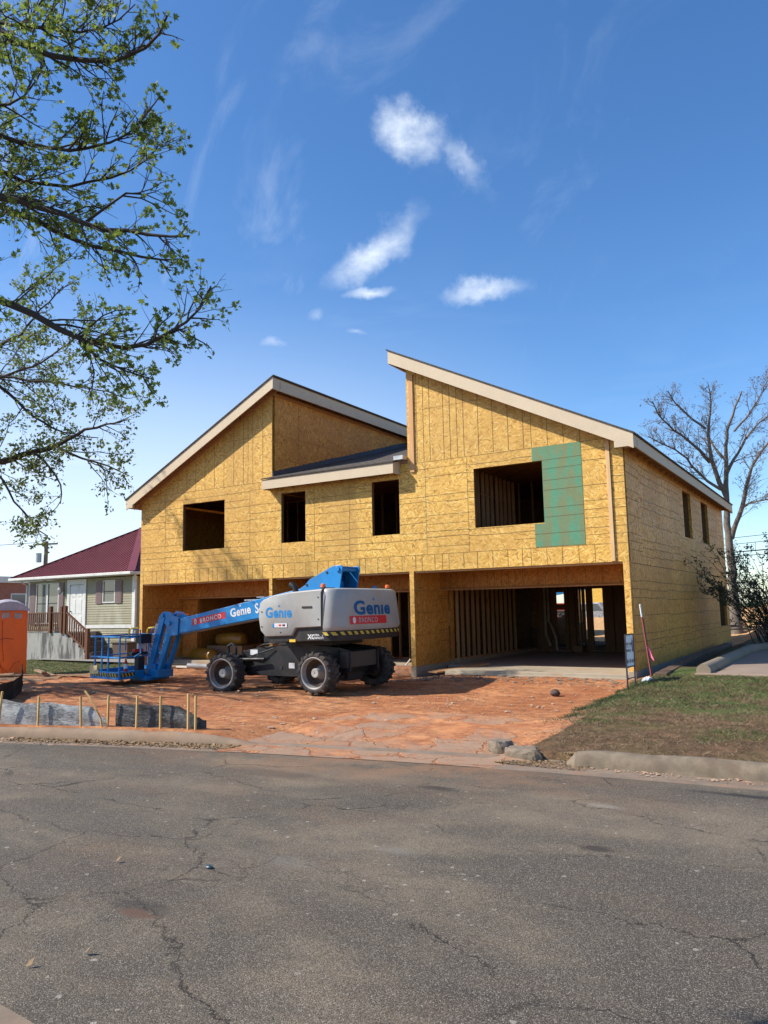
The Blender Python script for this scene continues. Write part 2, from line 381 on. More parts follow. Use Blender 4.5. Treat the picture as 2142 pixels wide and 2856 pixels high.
def asphalt():
    m, nt, b = mat('asphalt', .88, spec=.25)
    p = nt.pos(); x, y, z = nt.xyz(p)
    agg = nt.vor(p, 175, out=1); ag = nt.xyz(agg); agd = nt.vor(p, 175, out=0)
    agb = nt.xyz(nt.vor(p, 38, out=1)); 
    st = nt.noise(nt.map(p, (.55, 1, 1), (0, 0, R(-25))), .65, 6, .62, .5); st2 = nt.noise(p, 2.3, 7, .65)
    base = nt.mix(nt.ramp(st, .36, .62), (.082, .069, .051), (.205, .160, .106))  # stains plus diagonal tree-shade streaks, both put into the base colour
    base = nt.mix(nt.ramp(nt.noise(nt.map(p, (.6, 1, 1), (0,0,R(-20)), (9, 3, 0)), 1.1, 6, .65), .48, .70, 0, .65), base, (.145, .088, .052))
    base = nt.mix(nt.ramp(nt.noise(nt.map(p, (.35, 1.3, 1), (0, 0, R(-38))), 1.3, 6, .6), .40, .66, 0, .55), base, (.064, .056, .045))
    base = nt.mix(nt.ramp(st2, .40, .62, 0, .35), base, (.06, .054, .048))
    base = nt.mix(nt.ramp(ag[0], .60, .95, 0, .65), base, (.26, .22, .17))
    base = nt.mix(nt.ramp(ag[1], .92, .97, 0, .7), base, (.34, .31, .26))
    base = nt.mix(nt.ramp(ag[2], .62, .88, 0, .7), base, (.030, .027, .024))
    base = nt.mix(nt.ramp(agb[0], .997, .999, 0, .6), base, (.38, .34, .28))
    # dirt tracked out by the driveway and along the gutter
    dx = nt.math('ABSOLUTE', nt.math('ADD', x, 1.4)); near = nt.math('MULTIPLY', nt.ramp(y, -11.2, -9.4), nt.ramp(dx, 4.5, 1.2))
    near = nt.math('MULTIPLY', near, nt.ramp(nt.noise(p, 1.6, 7, .7), .33, .66))
    base = nt.mix(nt.math('MULTIPLY', near, .75), base, (.27, .145, .08))
    # pothole patch of red soil, pale smears
    def spot(px, py, rx, ry, col, amt, b_, sharp=.5):
        d = nt.math('SQRT', nt.math('ADD', nt.math('POWER', nt.math('DIVIDE', nt.math('SUBTRACT', x, px), rx), 2), nt.math('POWER', nt.math('DIVIDE', nt.math('SUBTRACT', y, py), ry), 2)))
        d = nt.math('ADD', d, nt.math('MULTIPLY', nt.math('SUBTRACT', nt.noise(p, 7, 6, .7), .5), 1.1))
        return nt.mix(nt.math('MULTIPLY', nt.ramp(d, 1.0, sharp), amt), b_, col)
    for q in [(.30,-14.12,.30,.14,(.03,.027,.025),.5,.5), (.33,-14.20,.20,.075,(.12,.07,.048),.85,.5), (.55,-12.95,.45,.16,(.22,.21,.18),.35,.0), (1.15,-12.35,.30,.14,(.21,.21,.19),.3,.0), (2.2,-10.35,.25,.10,(.30,.28,.24),.4,.1),
              (2.5,-11.6,.22,.10,(.03,.025,.022),.75,.3), (.5,-10.4,.30,.12,(.03,.026,.024),.7,.3), (3.6,-9.35,1.1,.09,(.03,.028,.026),.85,.5), (-1.5,-10.6,1.1,.25,(.035,.03,.028),.4,.2)]:
        base = spot(q[0], q[1], q[2], q[3], q[4], q[5], base, q[6])
    # cracks
    wv = nt.vmath('ADD', p, nt.vmath('MULTIPLY', nt.vmath('SUBTRACT', nt.node('ShaderNodeTexNoise', {'Vector': p, 'Scale': 2.2, 'Detail': 7, 'Roughness': .7}, 1), (.5,.5,.5)), (.55,.55,0)))
    e1 = nt.vor(nt.map(wv, (.8, 1.25, 1)), .62, 'DISTANCE_TO_EDGE'); cm = nt.ramp(nt.noise(p, .8, 4), .42, .56)
    ck = nt.math('MULTIPLY', nt.ramp(e1, .0055, .0012), cm)
    e2 = nt.vor(nt.map(wv, (1, 1.6, 1), (0,0,.4)), 1.9, 'DISTANCE_TO_EDGE'); ck2 = nt.math('MULTIPLY', nt.ramp(e2, .006, .001), nt.ramp(nt.noise(nt.map(p, loc=(4,4,0)), .7, 4), .55, .66))
    base = nt.mix(nt.math('MULTIPLY', ck, .7), base, (.018, .015, .013)); base = nt.mix(nt.math('MULTIPLY', ck2, .6), base, (.02, .017, .015))
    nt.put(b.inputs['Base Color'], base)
    h = nt.math('SUBTRACT', nt.math('MULTIPLY', agd, -.6), nt.math('MULTIPLY', nt.math('ADD', ck, ck2), 2.))
    nt.put(b.inputs['Normal'], nt.bump(h, .8, .006)); return m
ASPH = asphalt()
def slab_old():
    m, nt, b = mat('cracked_driveway', .92, spec=.2)
    p = nt.pos(); c, n2, n3 = dirt_core(nt, p)
    wv = nt.vmath('ADD', p, nt.vmath('MULTIPLY', nt.vmath('SUBTRACT', nt.node('ShaderNodeTexNoise', {'Vector': p, 'Scale': 1.7, 'Detail': 6, 'Roughness': .6}, 1), (.5,.5,.5)), (.7,.7,0)))
    e = nt.vor(nt.map(wv, (1, 1.2, 1)), 1.2, 'DISTANCE_TO_EDGE'); idc = nt.xyz(nt.vor(nt.map(wv, (1, 1.2, 1)), 1.2, out=1))
    con = nt.mix(nt.noise(p, 12, 6, .7), (.29, .175, .11), (.38, .25, .17)); con = nt.mix(nt.math('MULTIPLY', n3, .4), con, (.22, .16, .12))
    cover = nt.math('ADD', nt.math('MULTIPLY', idc[0], .55), nt.math('MULTIPLY', nt.noise(p, 1.5, 7, .65), 1.0))
    yy = nt.xyz(p)[1]; cover = nt.math('ADD', cover, nt.ramp(yy, -8.6, -5.9, -.20, .34, False))
    k = nt.math('MULTIPLY', nt.ramp(e, .004, .03), nt.ramp(cover, .98, .62))
    k = nt.math('MULTIPLY', k, nt.ramp(nt.noise(p, 3.5, 7, .7), .30, .52, .35, 1.))
    base = nt.mix(k, c, con)
    base = nt.mix(nt.math('MULTIPLY', nt.math('MULTIPLY', nt.ramp(e, .010, .002), nt.ramp(nt.noise(p, 1.1, 4), .40, .55)), .8), base, (.13, .06, .036))
    nt.put(b.inputs['Base Color'], base)
    nt.put(b.inputs['Normal'], nt.bump(nt.math('ADD', nt.math('MULTIPLY', k, .6), nt.math('MULTIPLY', n2, .4)), .8, .03)); return m
DRIVE = slab_old()
GUTM = worn('gutter_concrete', (.21, .155, .11), .95, .2, 3, .5, dirt=(.26, .14, .08), dirtamt=.6)
SIDING = worn('beige_siding', (.29, .265, .165), .6, .1, 1.5, .05, dirt=(.42, .41, .31), dirtamt=.6)
MAROON = worn('maroon_metal', (.23, .055, .06), .5, .08, 1.2, .02, metal=.15); SHUT = worn('mauve_shutter', (.20, .135, .125), .6, .08, 4, .05)
DECK = lumber('stained_wood', (.10, .042, .022), (.16, .07, .036)); 
GLASS, _g, _gb = mat('window_glass', .08, (.10, .12, .13), .8)
DRIM = worn('rim_inner', (.085, .055, .04), .8, .3, 6, .2); BARK = worn('bark', (.075, .06, .05), .95, .3, 10, .8); BARKP = worn('pale_bark', (.17, .145, .12), .95, .3, 9, .8); BARKD = worn('dark_twig', (.055, .042, .035), .95, .2, 10, .3)
def leafmat(name, c1, c2, trans=.5):
    m = bpy.data.materials.new(name); m.use_nodes = True; nt = NT(m.node_tree); b = nt.n['Principled BSDF']; out = nt.n['Material Output']
    c = nt.mix(nt.ramp(nt.noise(nt.pos(), 3.2, 4, .7), .35, .65), c1, c2)
    nt.put(b.inputs['Base Color'], c); b.inputs['Roughness'].default_value = .6
    t = nt.node('ShaderNodeBsdfTranslucent', {'Color': c}); ms = nt.n.new('ShaderNodeMixShader'); ms.inputs[0].default_value = trans
    nt.l.new(b.outputs[0], ms.inputs[1]); nt.l.new(t, ms.inputs[2]); nt.l.new(ms.outputs[0], out.inputs[0]); return m
LEAF = leafmat('spring_leaf', (.12, .17, .03), (.26, .34, .06)); LEAF2 = leafmat('bud_leaf', (.14, .17, .045), (.24, .31, .07), .5); LEAFB = leafmat('bush_leaf', (.05, .065, .03), (.09, .12, .04), .3)
BUD = leafmat('tree_bud', (.13, .08, .06), (.19, .12, .08), .2)
GRASS = leafmat('grass_green', (.05, .10, .02), (.11, .19, .04), .3); GRASSD = leafmat('grass_dry', (.12, .08, .042), (.30, .215, .12), .2); WEED = leafmat('weed_green', (.022, .055, .014), (.05, .10, .024), .3)
LITTER = worn('dead_leaf', (.26, .17, .09), .9, .3, 9, .2)
STONE = worn('rubble', (.40, .26, .17), .95, .25, 12, .5); STONEG = worn('grey_rubble', (.20, .16, .115), .95, .25, 14, .8, dirt=(.22,.12,.07), dirtamt=.5)
def tarp_mat(name, c1, c2, lo=.35, hi=.6):
    m, nt, b = mat(name, .35, spec=.6)
    p = nt.pos(); n = nt.noise(nt.map(p, (1.2, 1.2, 3.4), (0, R(20), 0)), 7, 8, .7, 1.6); big = nt.noise(p, 1.6, 4, .6)
    c = nt.mix(nt.ramp(nt.math('ADD', nt.math('MULTIPLY', n, .6), nt.math('MULTIPLY', big, .4)), lo, hi), c1, c2)
    nt.put(b.inputs['Base Color'], c); nt.put(b.inputs['Roughness'], nt.ramp(n, .3, .7, .28, .6)); nt.put(b.inputs['Normal'], nt.bump(n, .7, .02)); return m
TARPL = tarp_mat('dusty_tarp', (.05, .055, .06), (.36, .37, .36)); TARPD = tarp_mat('black_tarp', (.012, .012, .014), (.20, .20, .205), .46, .80); FELT = worn('black_felt', (.014, .013, .012), .9, .3, 4, .3)

# ---------------------------------------------------------------- terrain
def yc(x):                                                     # back of the kerb
    x = np.asarray(x, float); t = np.clip(x+5.7, -2.2, 10.2); s0 = .275-.02654*t
    return -9.73+.275*t-.01327*t*t+(x+5.7-t)*s0
def height(x, y):
    x = np.asarray(x, float); y = np.asarray(y, float)
    h = -.05+0*x; h = h-.28*sstep(-14.5, -24, x)
    k = y-yc(x)
    h = h+.05*sstep(1.5, .0, k)*sstep(-3.2, -4.0, x)
    h = h-.12*sstep(2.6, .2, k)*sstep(-3.9, -3.0, x)*sstep(.9, .2, x)                      # driveway apron falls to the street
    h = h+sstep(-.1, .9, x-.02*0)*(.05*sstep(0, 1, k)+.10*sstep(.5, 4.5, k)+.10*sstep(4, 8, k)+.15*sstep(10, 22, k))
    h = h+.12*sstep(-3.2, -.3, y)*sstep(-5.5, -4.4, x)*sstep(2, .5, y)
    m = sstep(17, 30, y)*sstep(-18, -9, x); h = h+m*1.35+sstep(16, 19, y)*.25*sstep(-3, 0, x)
    amp = .036+.05*sstep(-6, -12, x)*sstep(-9.5, -8, y)
    n = fbm(x*1.1, y*1.1, 5)*amp*1.3+np.abs(fbm(x*2.3+9, y*5.5+(x*.8), 4))*amp*1.1*sstep(.3, -.5, x)*sstep(-9, -7.2, y)+fbm(x*9, y*9, 3)*.018
    for y0_, w_ in ((-5.3,.17),(-3.1,.17),(-6.6,.2),(-8.0,.15)):
        tr_ = np.exp(-((y-(y0_+.35*np.sin(x*.35+y0_)))/w_)**2)*sstep(-.8, -2.0, x)*sstep(-16, -13, x)
        h = h-.030*tr_*(.75+.25*np.sign(np.sin(x*26+y*8)))
    flat = sstep(-9.8, -12, y)
    h = h+n*(1-flat)*sstep(0, .6, k)
    h = np.where(k < .0, h*0-.42, h)                                                        # under the road and kerb
    h = lerp(h, h*0-.42, sstep(.05, -.02, k))
    return h
xs = np.concatenate([np.linspace(-900, -60, 15), np.linspace(-55, -21, 35), np.arange(-20.5, 5.6, .075), np.linspace(6, 40, 35), np.linspace(50, 900, 15)])
ys = np.concatenate([np.linspace(-900, -60, 12), np.linspace(-55, -13, 12), np.arange(-12, 1.8, .075), np.linspace(2, 45, 87), np.linspace(50, 1500, 20)])
X, Y = np.meshgrid(xs, ys, indexing='ij'); Z = height(X, Y)
V = np.stack([X, Y, Z], -1).reshape(-1, 3); nx, ny = X.shape
I = np.arange(nx*ny).reshape(nx, ny); F = np.stack([I[:-1,:-1], I[1:,:-1], I[1:,1:], I[:-1,1:]], -1).reshape(-1, 4)
struct(fastmesh('ground', V, F, GROUND, smooth=True))
ZR = -.15
xr = np.concatenate([np.linspace(-300, -20, 15), np.arange(-19, 12, .25), np.linspace(13, 300, 15)])
yk = np.linspace(0, 1, 40)
rv = []; off = .62
for x in xr:
    top = float(yc(x))-off
    for t in yk: rv.append((x, top-(t**2)*60, ZR+.02*math.sin(min(1, t*4)*math.pi)))
n = len(yk); I = np.arange(len(rv)).reshape(-1, n); F = np.stack([I[:-1,1:], I[1:,1:], I[1:,:-1], I[:-1,:-1]], -1).reshape(-1, 4)
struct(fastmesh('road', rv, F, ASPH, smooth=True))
gv = []
for x in np.arange(-30, 14, .25):
    wob = .05*float(fbm(np.array(x*1.3), np.array(3.), 3))
    gv += [(x, float(yc(x))-.72+wob*2, ZR+.004), (x, float(yc(x))-.15, ZR-.004), (x, float(yc(x))+.10, ZR+.02)]
I = np.arange(len(gv)).reshape(-1, 3); F = np.stack([I[:-1,:-1], I[1:,:-1], I[1:,1:], I[:-1,1:]], -1).reshape(-1, 4)
struct(fastmesh('gutter', gv, F, GUTM))
def kerb(x0, x1, name, m, h=0., taper0=False, taper1=False, jitter=.01):
    prof = [(0.02, -.3), (.0, h-.02), (-.03, h), (-.08, h+.002), (-.125, h-.008), (-.16, h-.03), (-.182, h-.065), (-.20, h-.12), (-.215, -.3)]
    mb = MB(); st = np.arange(x0, x1+.001, .12); N = len(prof)
    for i, x in enumerate(st):
        sc = 1.
        if taper0: sc = min(1, max(.0, (x-x0)/.16)+.25)
        if taper1: sc = min(sc, max(.0, (x1-x)/1.2)**.7+.02)
        for dy, z in prof:
            j = jitter*(random.random()-.5)+.045*float(fbm(np.array(x*2.3), np.array(dy*9+z*7), 5))-(.03 if abs((x-1.3) % 3.05) < .10 else 0)
            zz_ = ZR+(z-ZR)*sc if z > ZR else z
            mb.v.append((x, float(yc(x))+dy*(.6+.4*sc)+j*.4, zz_+j*.5))
    for i in range(len(st)-1):
        for k in range(N-1): mb.f.append((i*N+k, (i+1)*N+k, (i+1)*N+k+1, i*N+k+1)); mb.m.append(0)
    mb.f.append(tuple(range(N))); mb.m.append(0); mb.f.append(tuple(range((len(st)-1)*N, len(st)*N))[::-1]); mb.m.append(0)
    return struct(mb.build(name, m, smooth=True))
kerb(-30, -3.0, 'kerb', worn('kerb_left', (.25, .175, .115), .9, .2, 3, .5, dirt=(.24, .13, .075), dirtamt=.6), .0, taper1=True)
kerb(1.26, 14, 'kerb', worn('kerb_right', (.185, .145, .10), .92, .3, 5, .9, dirt=(.12, .08, .05), dirtamt=.6), .02, taper0=True)
# driveway of broken concrete
xs2 = np.arange(-3.6, .85, .06); ys2 = np.linspace(0, 1, 60); dv = []
for x in xs2:
    for t in ys2:
        y = lerp(float(yc(x))-.66, -5.6, t); hh = float(height(x, max(y, float(yc(x))+.12)))
        edge = min(1, (x+3.6)/.5, (.85-x)/.5, (1-t)/.12, 1)
        ramp_ = sstep(.08, .24, t)
        z = lerp(ZR+.012, hh+.012, float(ramp_))
        slabn = float(vnoise(np.array(x*1.1+40), np.array(y*1.1+9)))
        dv.append((x, y, z+.018*slabn*float(ramp_)-.06*(1-max(0, edge))**2))
n = len(ys2); I = np.arange(len(dv)).reshape(-1, n); F = np.stack([I[:-1,:-1], I[1:,:-1], I[1:,1:], I[:-1,1:]], -1).reshape(-1, 4)
struct(fastmesh('driveway', dv, F, DRIVE, smooth=True))
# far pavement corner by the camera
struct(MB().prism([(.0,-15.32),(.70,-15.33),(1.02,-15.36),(1.6,-15.8),(1.6,-18),(-6,-18),(-6,-15.2)], 'z', ZR-.05, ZR+.012).build('pavement', GUTM))
# raised car-park slab to the right
g = MB(); g.prism([(1.42,-1.05),(14,-1.25),(14,8.2),(2.0,8.2),(1.45,7.6)], 'z', -.1, .33)
struct(g.build('parking_slab', worn('parking_concrete', (.28, .205, .15), .9, .1, 1.5, .4, dirt=(.24, .15, .10), dirtamt=.5), bevel=.02))
g = MB(); g.tube([(1.58,-.98,.37),(1.58,3,.38),(1.6,6.6,.39),(1.9,7.7,.39),(2.6,8.1,.38)], [.14]*5, 12)
struct(g.build('parking_kerb', worn('kerb_parking', (.25, .20, .14), .9, .12, 2, .5, dirt=(.2, .13, .09), dirtamt=.5), smooth=True))

# ---------------------------------------------------------------- house under construction
HX0, HXL, HXR, HD = -16.09, -10.40, -5.69, 14.88
house = thing('house_under_construction', 'two storey duplex shell sheathed in golden strand board with three open bays', 'house', (-8, 0, 0))
def wallcols(mb, m3, u0, u1, zb, top, holes, t0, t1, extra=()):
    br = sorted(set([u0, u1]+[h[0] for h in holes]+[h[1] for h in holes]+list(extra))); br = [b for b in br if u0 <= b <= u1]
    for a, b in zip(br[:-1], br[1:]):
        mid = (a+b)/2; cuts = sorted([(h[2], h[3]) for h in holes if h[0] <= mid <= h[1]]); segs = []; z = zb
        for c0, c1 in cuts: segs.append((z, z, c0, c0)); z = c1
        segs.append((z, z, top(a), top(b)))
        for za, zb2, zc, zd in segs:
            if zc-za < .001 and zd-zb2 < .001: continue
            mb.hexa([m3(a,t0,za), m3(b,t0,zb2), m3(b,t1,zb2), m3(a,t1,za)], [m3(a,t0,zc), m3(b,t0,zd), m3(b,t1,zd), m3(a,t1,zc)])
fx = lambda u, t, z: (u, t, z); fy = lambda u, t, z: (t, u, z)
SL = .4953
topR = lambda x: 5.54-.06-SL*(x-.34)-.04; topL = lambda x: 5.54-.06+SL*(x+16.43)-.04; topM = lambda x: 5.60
WIN = [(-14.13,-12.31,3.71,5.23), (-10.05,-9.15,3.72,5.20), (-6.86,-5.98,3.72,5.21), (-3.77,-1.94,3.72,5.24)]
T = .14
lines = MB()
def nl(x0, x1, z0, z1, w=.013, mi=0, m3=fx, t=-.003):
    if abs(x1-x0) > abs(z1-z0): a = [(x0,z0-w/2),(x1,z1-w/2),(x1,z1+w/2),(x0,z0+w/2)]
    else: a = [(x0-w/2,z0),(x0+w/2,z0),(x1+w/2,z1),(x1-w/2,z1)]
    lines.add([m3(u,t,z) for u,z in a], [(0,1,2,3)], mi)
fw = MB()
wallcols(fw, fx, HX0, HXL, 2.70, topL, [WIN[0]], 0, .03)
wallcols(fw, fx, HXL, HXR, 2.70, topM, WIN[1:3], 0, .03)
wallcols(fw, fx, HXR, 0, 2.70, topR, [WIN[3]], 0, .03)
fwall = fw.build('front_wall', OSB, house)
def clip(x0, x1, z):         # pieces of a level line that miss the windows
    out = [(x0, x1)]
    for w in WIN:
        if w[2]-.02 < z < w[3]+.02:
            nw = []
            for a, b in out:
                if b <= w[0] or a >= w[1]: nw.append((a, b))
                else:
                    if a < w[0]: nw.append((a, w[0]))
                    if b > w[1]: nw.append((w[1], b))
            out = nw
    return out
pan = [HX0]+[round(-16.09+1.16+1.22*i, 2) for i in range(13)]+[0]
rows = [3.33, 3.54, 3.72, 3.93, 4.14, 4.50, 4.68, 4.93, 5.14, 5.38]
for i, (a, b) in enumerate(zip(pan[:-1], pan[1:])):
    for z in rows:
        jz = z+random.uniform(-.03, .03)
        if random.random() < .12: continue
        for p, q in clip(a, b, jz):
            if q-p > .1: nl(p, q, jz, jz+random.uniform(-.012, .012), random.uniform(.007, .012))
    if a > HX0: nl(a, a, 3.12, 5.56, .009, 1 if i in (5, 9, 12) else 0) if not any(w[0] < a < w[1] for w in WIN) else None
nl(HX0, 0, 3.12, 3.12, .008); nl(HX0, HXL, 5.62, 5.62, .009); nl(HXR, 0, 5.58, 5.58, .009)
x = HX0+.15
while x < -.05: nl(x, x, 2.71, 3.11, random.uniform(.009, .014)); x += random.choice([.19, .22, .38, .40, .42])
for x0, x1, tp, zb in ((HX0+.5, HXL-.1, topL, 5.63), (HXR+.3, -.75, topR, 5.60)):
    x = x0
    while x < x1:
        if tp(x)-.25 > zb: nl(x, x, zb, tp(x)-.2, random.uniform(.010, .014))
        x += random.choice([.19, .20, .40, .41])
nl(-12.1,-10.45, 7.05, 7.05, .006); nl(-5.3, -3.2, 7.02, 7.02, .006)
lines.build('nail_lines', [NAIL, NAILG], house)
# green coated panel, wraps the window corner
gp = MB(); gx0, gx1 = -2.19, -.97
wallcols(gp, fx, gx0, gx1, 3.14, lambda x: 5.58, [(gx0, -1.94, 3.70, 5.245)], -.008, -.0035)
gpo = gp.build('green_panel', GREEN, house)
lines = MB()
for z in (3.45, 3.85, 4.07, 4.5, 4.74, 5.02, 5.24): nl(-1.93 if z > 3.7 else gx0, gx1, z, z+.01, .009, t=-.011)
lines.build('nail_lines', NAIL, house)
# window reveals, one frame per opening
for w in WIN:
    g = MB(); d0, d1 = .145, .235; o = .03
    g.box(w[0]-.05, w[0]+.004, .031, .12, w[2], w[3]); g.box(w[1]-.004, w[1]+.05, .031, .12, w[2], w[3]); g.box(w[0]-.05, w[1]+.05, .031, .12, w[2]-.04, w[2]+.004); g.box(w[0]-.05, w[1]+.05, .031, .12, w[3]-.004, w[3]+.2)
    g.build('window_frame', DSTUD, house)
# loose boards nailed to the face
g = MB().box(-.385,-.295,-.045,-.004, 2.71, 5.50); g.build('corner_board', TRIM, house, bevel=.004)
g = MB().box(-5.60,-5.47,-.045,-.004, 5.34, 8.03); g.build('corner_board', lumber('trim_red', (.52, .27, .12), (.62, .37, .18)), house, bevel=.004)
# side wall to the right (x = 0)
SW = [(6.90,8.22,3.73,5.17), (10.09,11.42,3.75,5.17), (12.57,14.25,.86,2.33)]
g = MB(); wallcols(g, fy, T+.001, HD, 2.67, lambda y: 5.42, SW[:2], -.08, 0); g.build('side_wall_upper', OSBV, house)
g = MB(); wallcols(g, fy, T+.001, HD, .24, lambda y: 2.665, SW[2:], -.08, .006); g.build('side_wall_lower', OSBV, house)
lines = MB()
def nly(y0, y1, z0, z1, w=.013, t=.010): lines.add([(t,y0,z0-w/2),(t,y1,z1-w/2),(t,y1,z1+w/2),(t,y0,z0+w/2)], [(0,1,2,3)])
for k in range(12):
    a = k*1.22+.14; b = min(HD, a+1.22); o = .06 if k % 2 else 0
    for z in (2.98, 3.18, 3.37, 3.79, 4.18, 4.38, 4.78, 4.98, 5.2):
        zz2 = z-o-(k % 3)*.035
        if k in (5, 6) and 3.7 < zz2 < 5.17 or k in (8,) and 3.7 < zz2 < 5.17: b2 = {5: 6.88, 6: b, 8: 10.07}[k]; a2 = 8.24 if k == 6 else a
        else: a2, b2 = a, b
        if b2-a2 > .1: nly(a2, b2, zz2, zz2-random.uniform(0, .03), .011, .004)
for z in (2.26, 2.06, 1.86, 1.45, 1.03, .86, .66):
    y = .14
    while y < HD-.05:
        b = min(HD, y+random.uniform(.6, 1.6)); j = z+random.uniform(-.025, .025)
        e = b if not (.86 < z < 2.33) else min(b, 12.55)
        if e > y: nly(y, e, j, j, .012)
        y = b
nly(.14, HD, 2.667, 2.667, .014)
lines.build('nail_lines', NAIL, house)
for w in SW:
    g = MB(); g.box(-.24,-.082, w[0]-.05, w[0]+.005, w[2], w[3]); g.box(-.24,-.082, w[1]-.005, w[1]+.05, w[2], w[3]); g.box(-.24,-.082, w[0]-.05, w[1]+.05, w[2]-.04, w[2]+.004); g.box(-.24,-.082, w[0]-.05, w[1]+.05, w[3]-.004, w[3]+.15)
    g.build('window_frame', DSTUD, house)
# walls of the two units that rise beside the valley, left wall, rear wall
g = MB(); wallcols(g, fy, T+.001, HD, 5.3, lambda y: 8.29, [], HXL-T, HXL); 
g.build('valley_wall', OSBV, house)
lines = MB()
for z in (6.35, 7.1): nly(.14, 9, z, z, .008, HXL+.003)
for y in (1.3, 3.7, 6.2): lines.add([(HXL+.003,y,5.9),(HXL+.003,y+.01,5.9),(HXL+.003,y+.01,8.2),(HXL+.003,y,8.2)], [(0,1,2,3)])
lines.build('nail_lines', NAIL, house)
g = MB(); wallcols(g, fy, T+.001, HD, 5.3, lambda y: 8.29, [], HXR, HXR+T); g.build('valley_wall', OSBV, house)
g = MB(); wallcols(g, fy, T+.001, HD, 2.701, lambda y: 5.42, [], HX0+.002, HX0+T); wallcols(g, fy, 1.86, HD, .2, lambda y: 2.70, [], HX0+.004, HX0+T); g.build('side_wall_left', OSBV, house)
REAR = [(-7.02,-6.40,.30,1.55), (-7.02,-6.40,1.70,2.30), (-5.30,-4.84,.22,2.42), (-6.16,-5.95,.3,2.4), (-5.88,-5.74,.3,2.4), (-5.63,-5.55,.3,2.4), (-13.2,-12.6,3.4,5.0)]
g = MB(); wallcols(g, fx, HX0+T, -T, .1, lambda x: 5.9, REAR, HD-T, HD-.002, [HXL, HXR])
g.build('rear_wall', OSBV, house)
MB().prism([(HX0+T,5.9),(HXL-.01,5.9),(HXL-.01,topL(HXL)-.06)], 'y', HD-T, HD-.004).build('rear_gable', OSBV, house); g = MB(); g.prism([(HXR+.01,5.9),(-T,5.9),(HXR+.01,topR(HXR)-.06)], 'y', HD-T, HD-.004); g.build('rear_gable', OSBV, house)
# upper floor deck with soffit, floor joists hidden above it
g = MB().box(HX0+.15, -.04, .032, HD-T-.002, 2.702, 2.96); g.build('floor_deck', osb('osb_deck', (.62, .42, .28)), house)  # underside shade of the bays put into the deck tint
g = MB()
for y0 in (.03,):
    g.box(HX0+.135, HXL-.005, y0, y0+.14, 2.655, 2.699); g.box(HXL+.14, HXR-.03, y0, y0+.14, 2.655, 2.699); g.box(HXR+.13, -.145, y0, y0+.14, 2.655, 2.699)
g.build('soffit_plate', STUDX, house)
# ceilings of upper rooms
# interior partitions upstairs seen through the openings
def studwall(name, p0, p1, z0, z1, step=.4, m=STUD, w=.038, d=.09, plate=True, skip=()):
    p0 = Vector((*p0, 0)); p1 = Vector((*p1, 0)); L = (p1-p0).length; dr = (p1-p0)/L; n = int(L/step)
    k = 0; s = 0
    while s <= L:
        if not any(a < s < b for a, b in skip):
            c = p0+dr*s; ax = abs(dr.x) > .5; hx, hy = (w/2, d/2) if ax else (d/2, w/2)
            j = random.uniform(-.012, .012)
            MB().box(c.x-hx+j, c.x+hx+j, c.y-hy, c.y+hy, z0+.04, z1-.04).build(name, m, house)
        s += step
    if plate:
        for a, b in ((z0, z0+.04), (z1-.04, z1)):
            hx = L/2; c = (p0+p1)/2
            if abs(dr.x) > .5: MB().box(c.x-hx, c.x+hx, c.y-d/2, c.y+d/2, a, b).build('wall_plate', m if m is DSTUD else STUDX, house)
            else: MB().box(c.x-d/2, c.x+d/2, c.y-hx, c.y+hx, a, b).build('wall_plate', m if m is DSTUD else STUDY, house)
studwall('stud', (-3.95, .35), (-3.95, 3.3), 2.97, 5.55, .3, m=lumber('stud_mid', (.24,.13,.055), (.36,.21,.10)))  # stud wood toned down, the room's shade put into its colour
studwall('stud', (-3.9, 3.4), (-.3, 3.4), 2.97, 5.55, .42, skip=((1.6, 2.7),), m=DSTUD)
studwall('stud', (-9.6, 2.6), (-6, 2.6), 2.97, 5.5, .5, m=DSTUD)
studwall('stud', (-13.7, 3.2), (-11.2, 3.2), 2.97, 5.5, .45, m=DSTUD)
g = MB().box(HX0+T, -T, 6.5, 6.6, 2.97, 5.50); g.build('partition', osb('osb_inner_shaded', (.12, .09, .07)), house)  # board tint cut low: the dark of the rooms is in the colour
g = MB().box(HX0+T, HXL-T, .16, HD-T, 5.50, 5.56).box(HXR+T, -T, .16, HD-T, 5.30, 5.36).box(HXL+.01, HXR-.01, .16, 7.0, 5.30, 5.36); g.build('ceiling_board', osb('osb_ceil_shaded', (.18, .13, .10)), house)  # ceiling tint lowered too, shade carried by the colour
# ground floor: fins, recessed headers, footings
for x0, x1, yd in ((HX0, HX0+.13, 1.85), (HXL-.12, HXL, 1.85), (-5.72, -5.59, 1.95), (-.14, 0, 1.85)):
    y1 = yd if x0 < -1 else T; zb = .22 if x0 > -1 else .23
    g = MB().box(x0, x1, 0, y1, zb, 2.698); g.m[2] = 1
    g.build('wing_wall', [osb('osb_fin_shaded', (.84, .66, .55), True), osb('osb_post', (1.05, 1.02, 1.05))], house)  # sides use a shade-darkened copy of the board, front face the sunlit one
lines = MB()
for z in (2.2, 1.62, 1.04): nly(.05, 1.5, z, z, .008, -5.587)
for z in (2.05, 1.98, 1.33, 1.12, .82): nly(1.3, 1.93, z, z+.01, .014, -5.587)
for x, y1 in ((HX0+.133, 1.8),):
    for z in (1.9, 1.3, .75): nly(.05, y1, z, z, .008, x)
lines.build('nail_lines', NAIL, house)
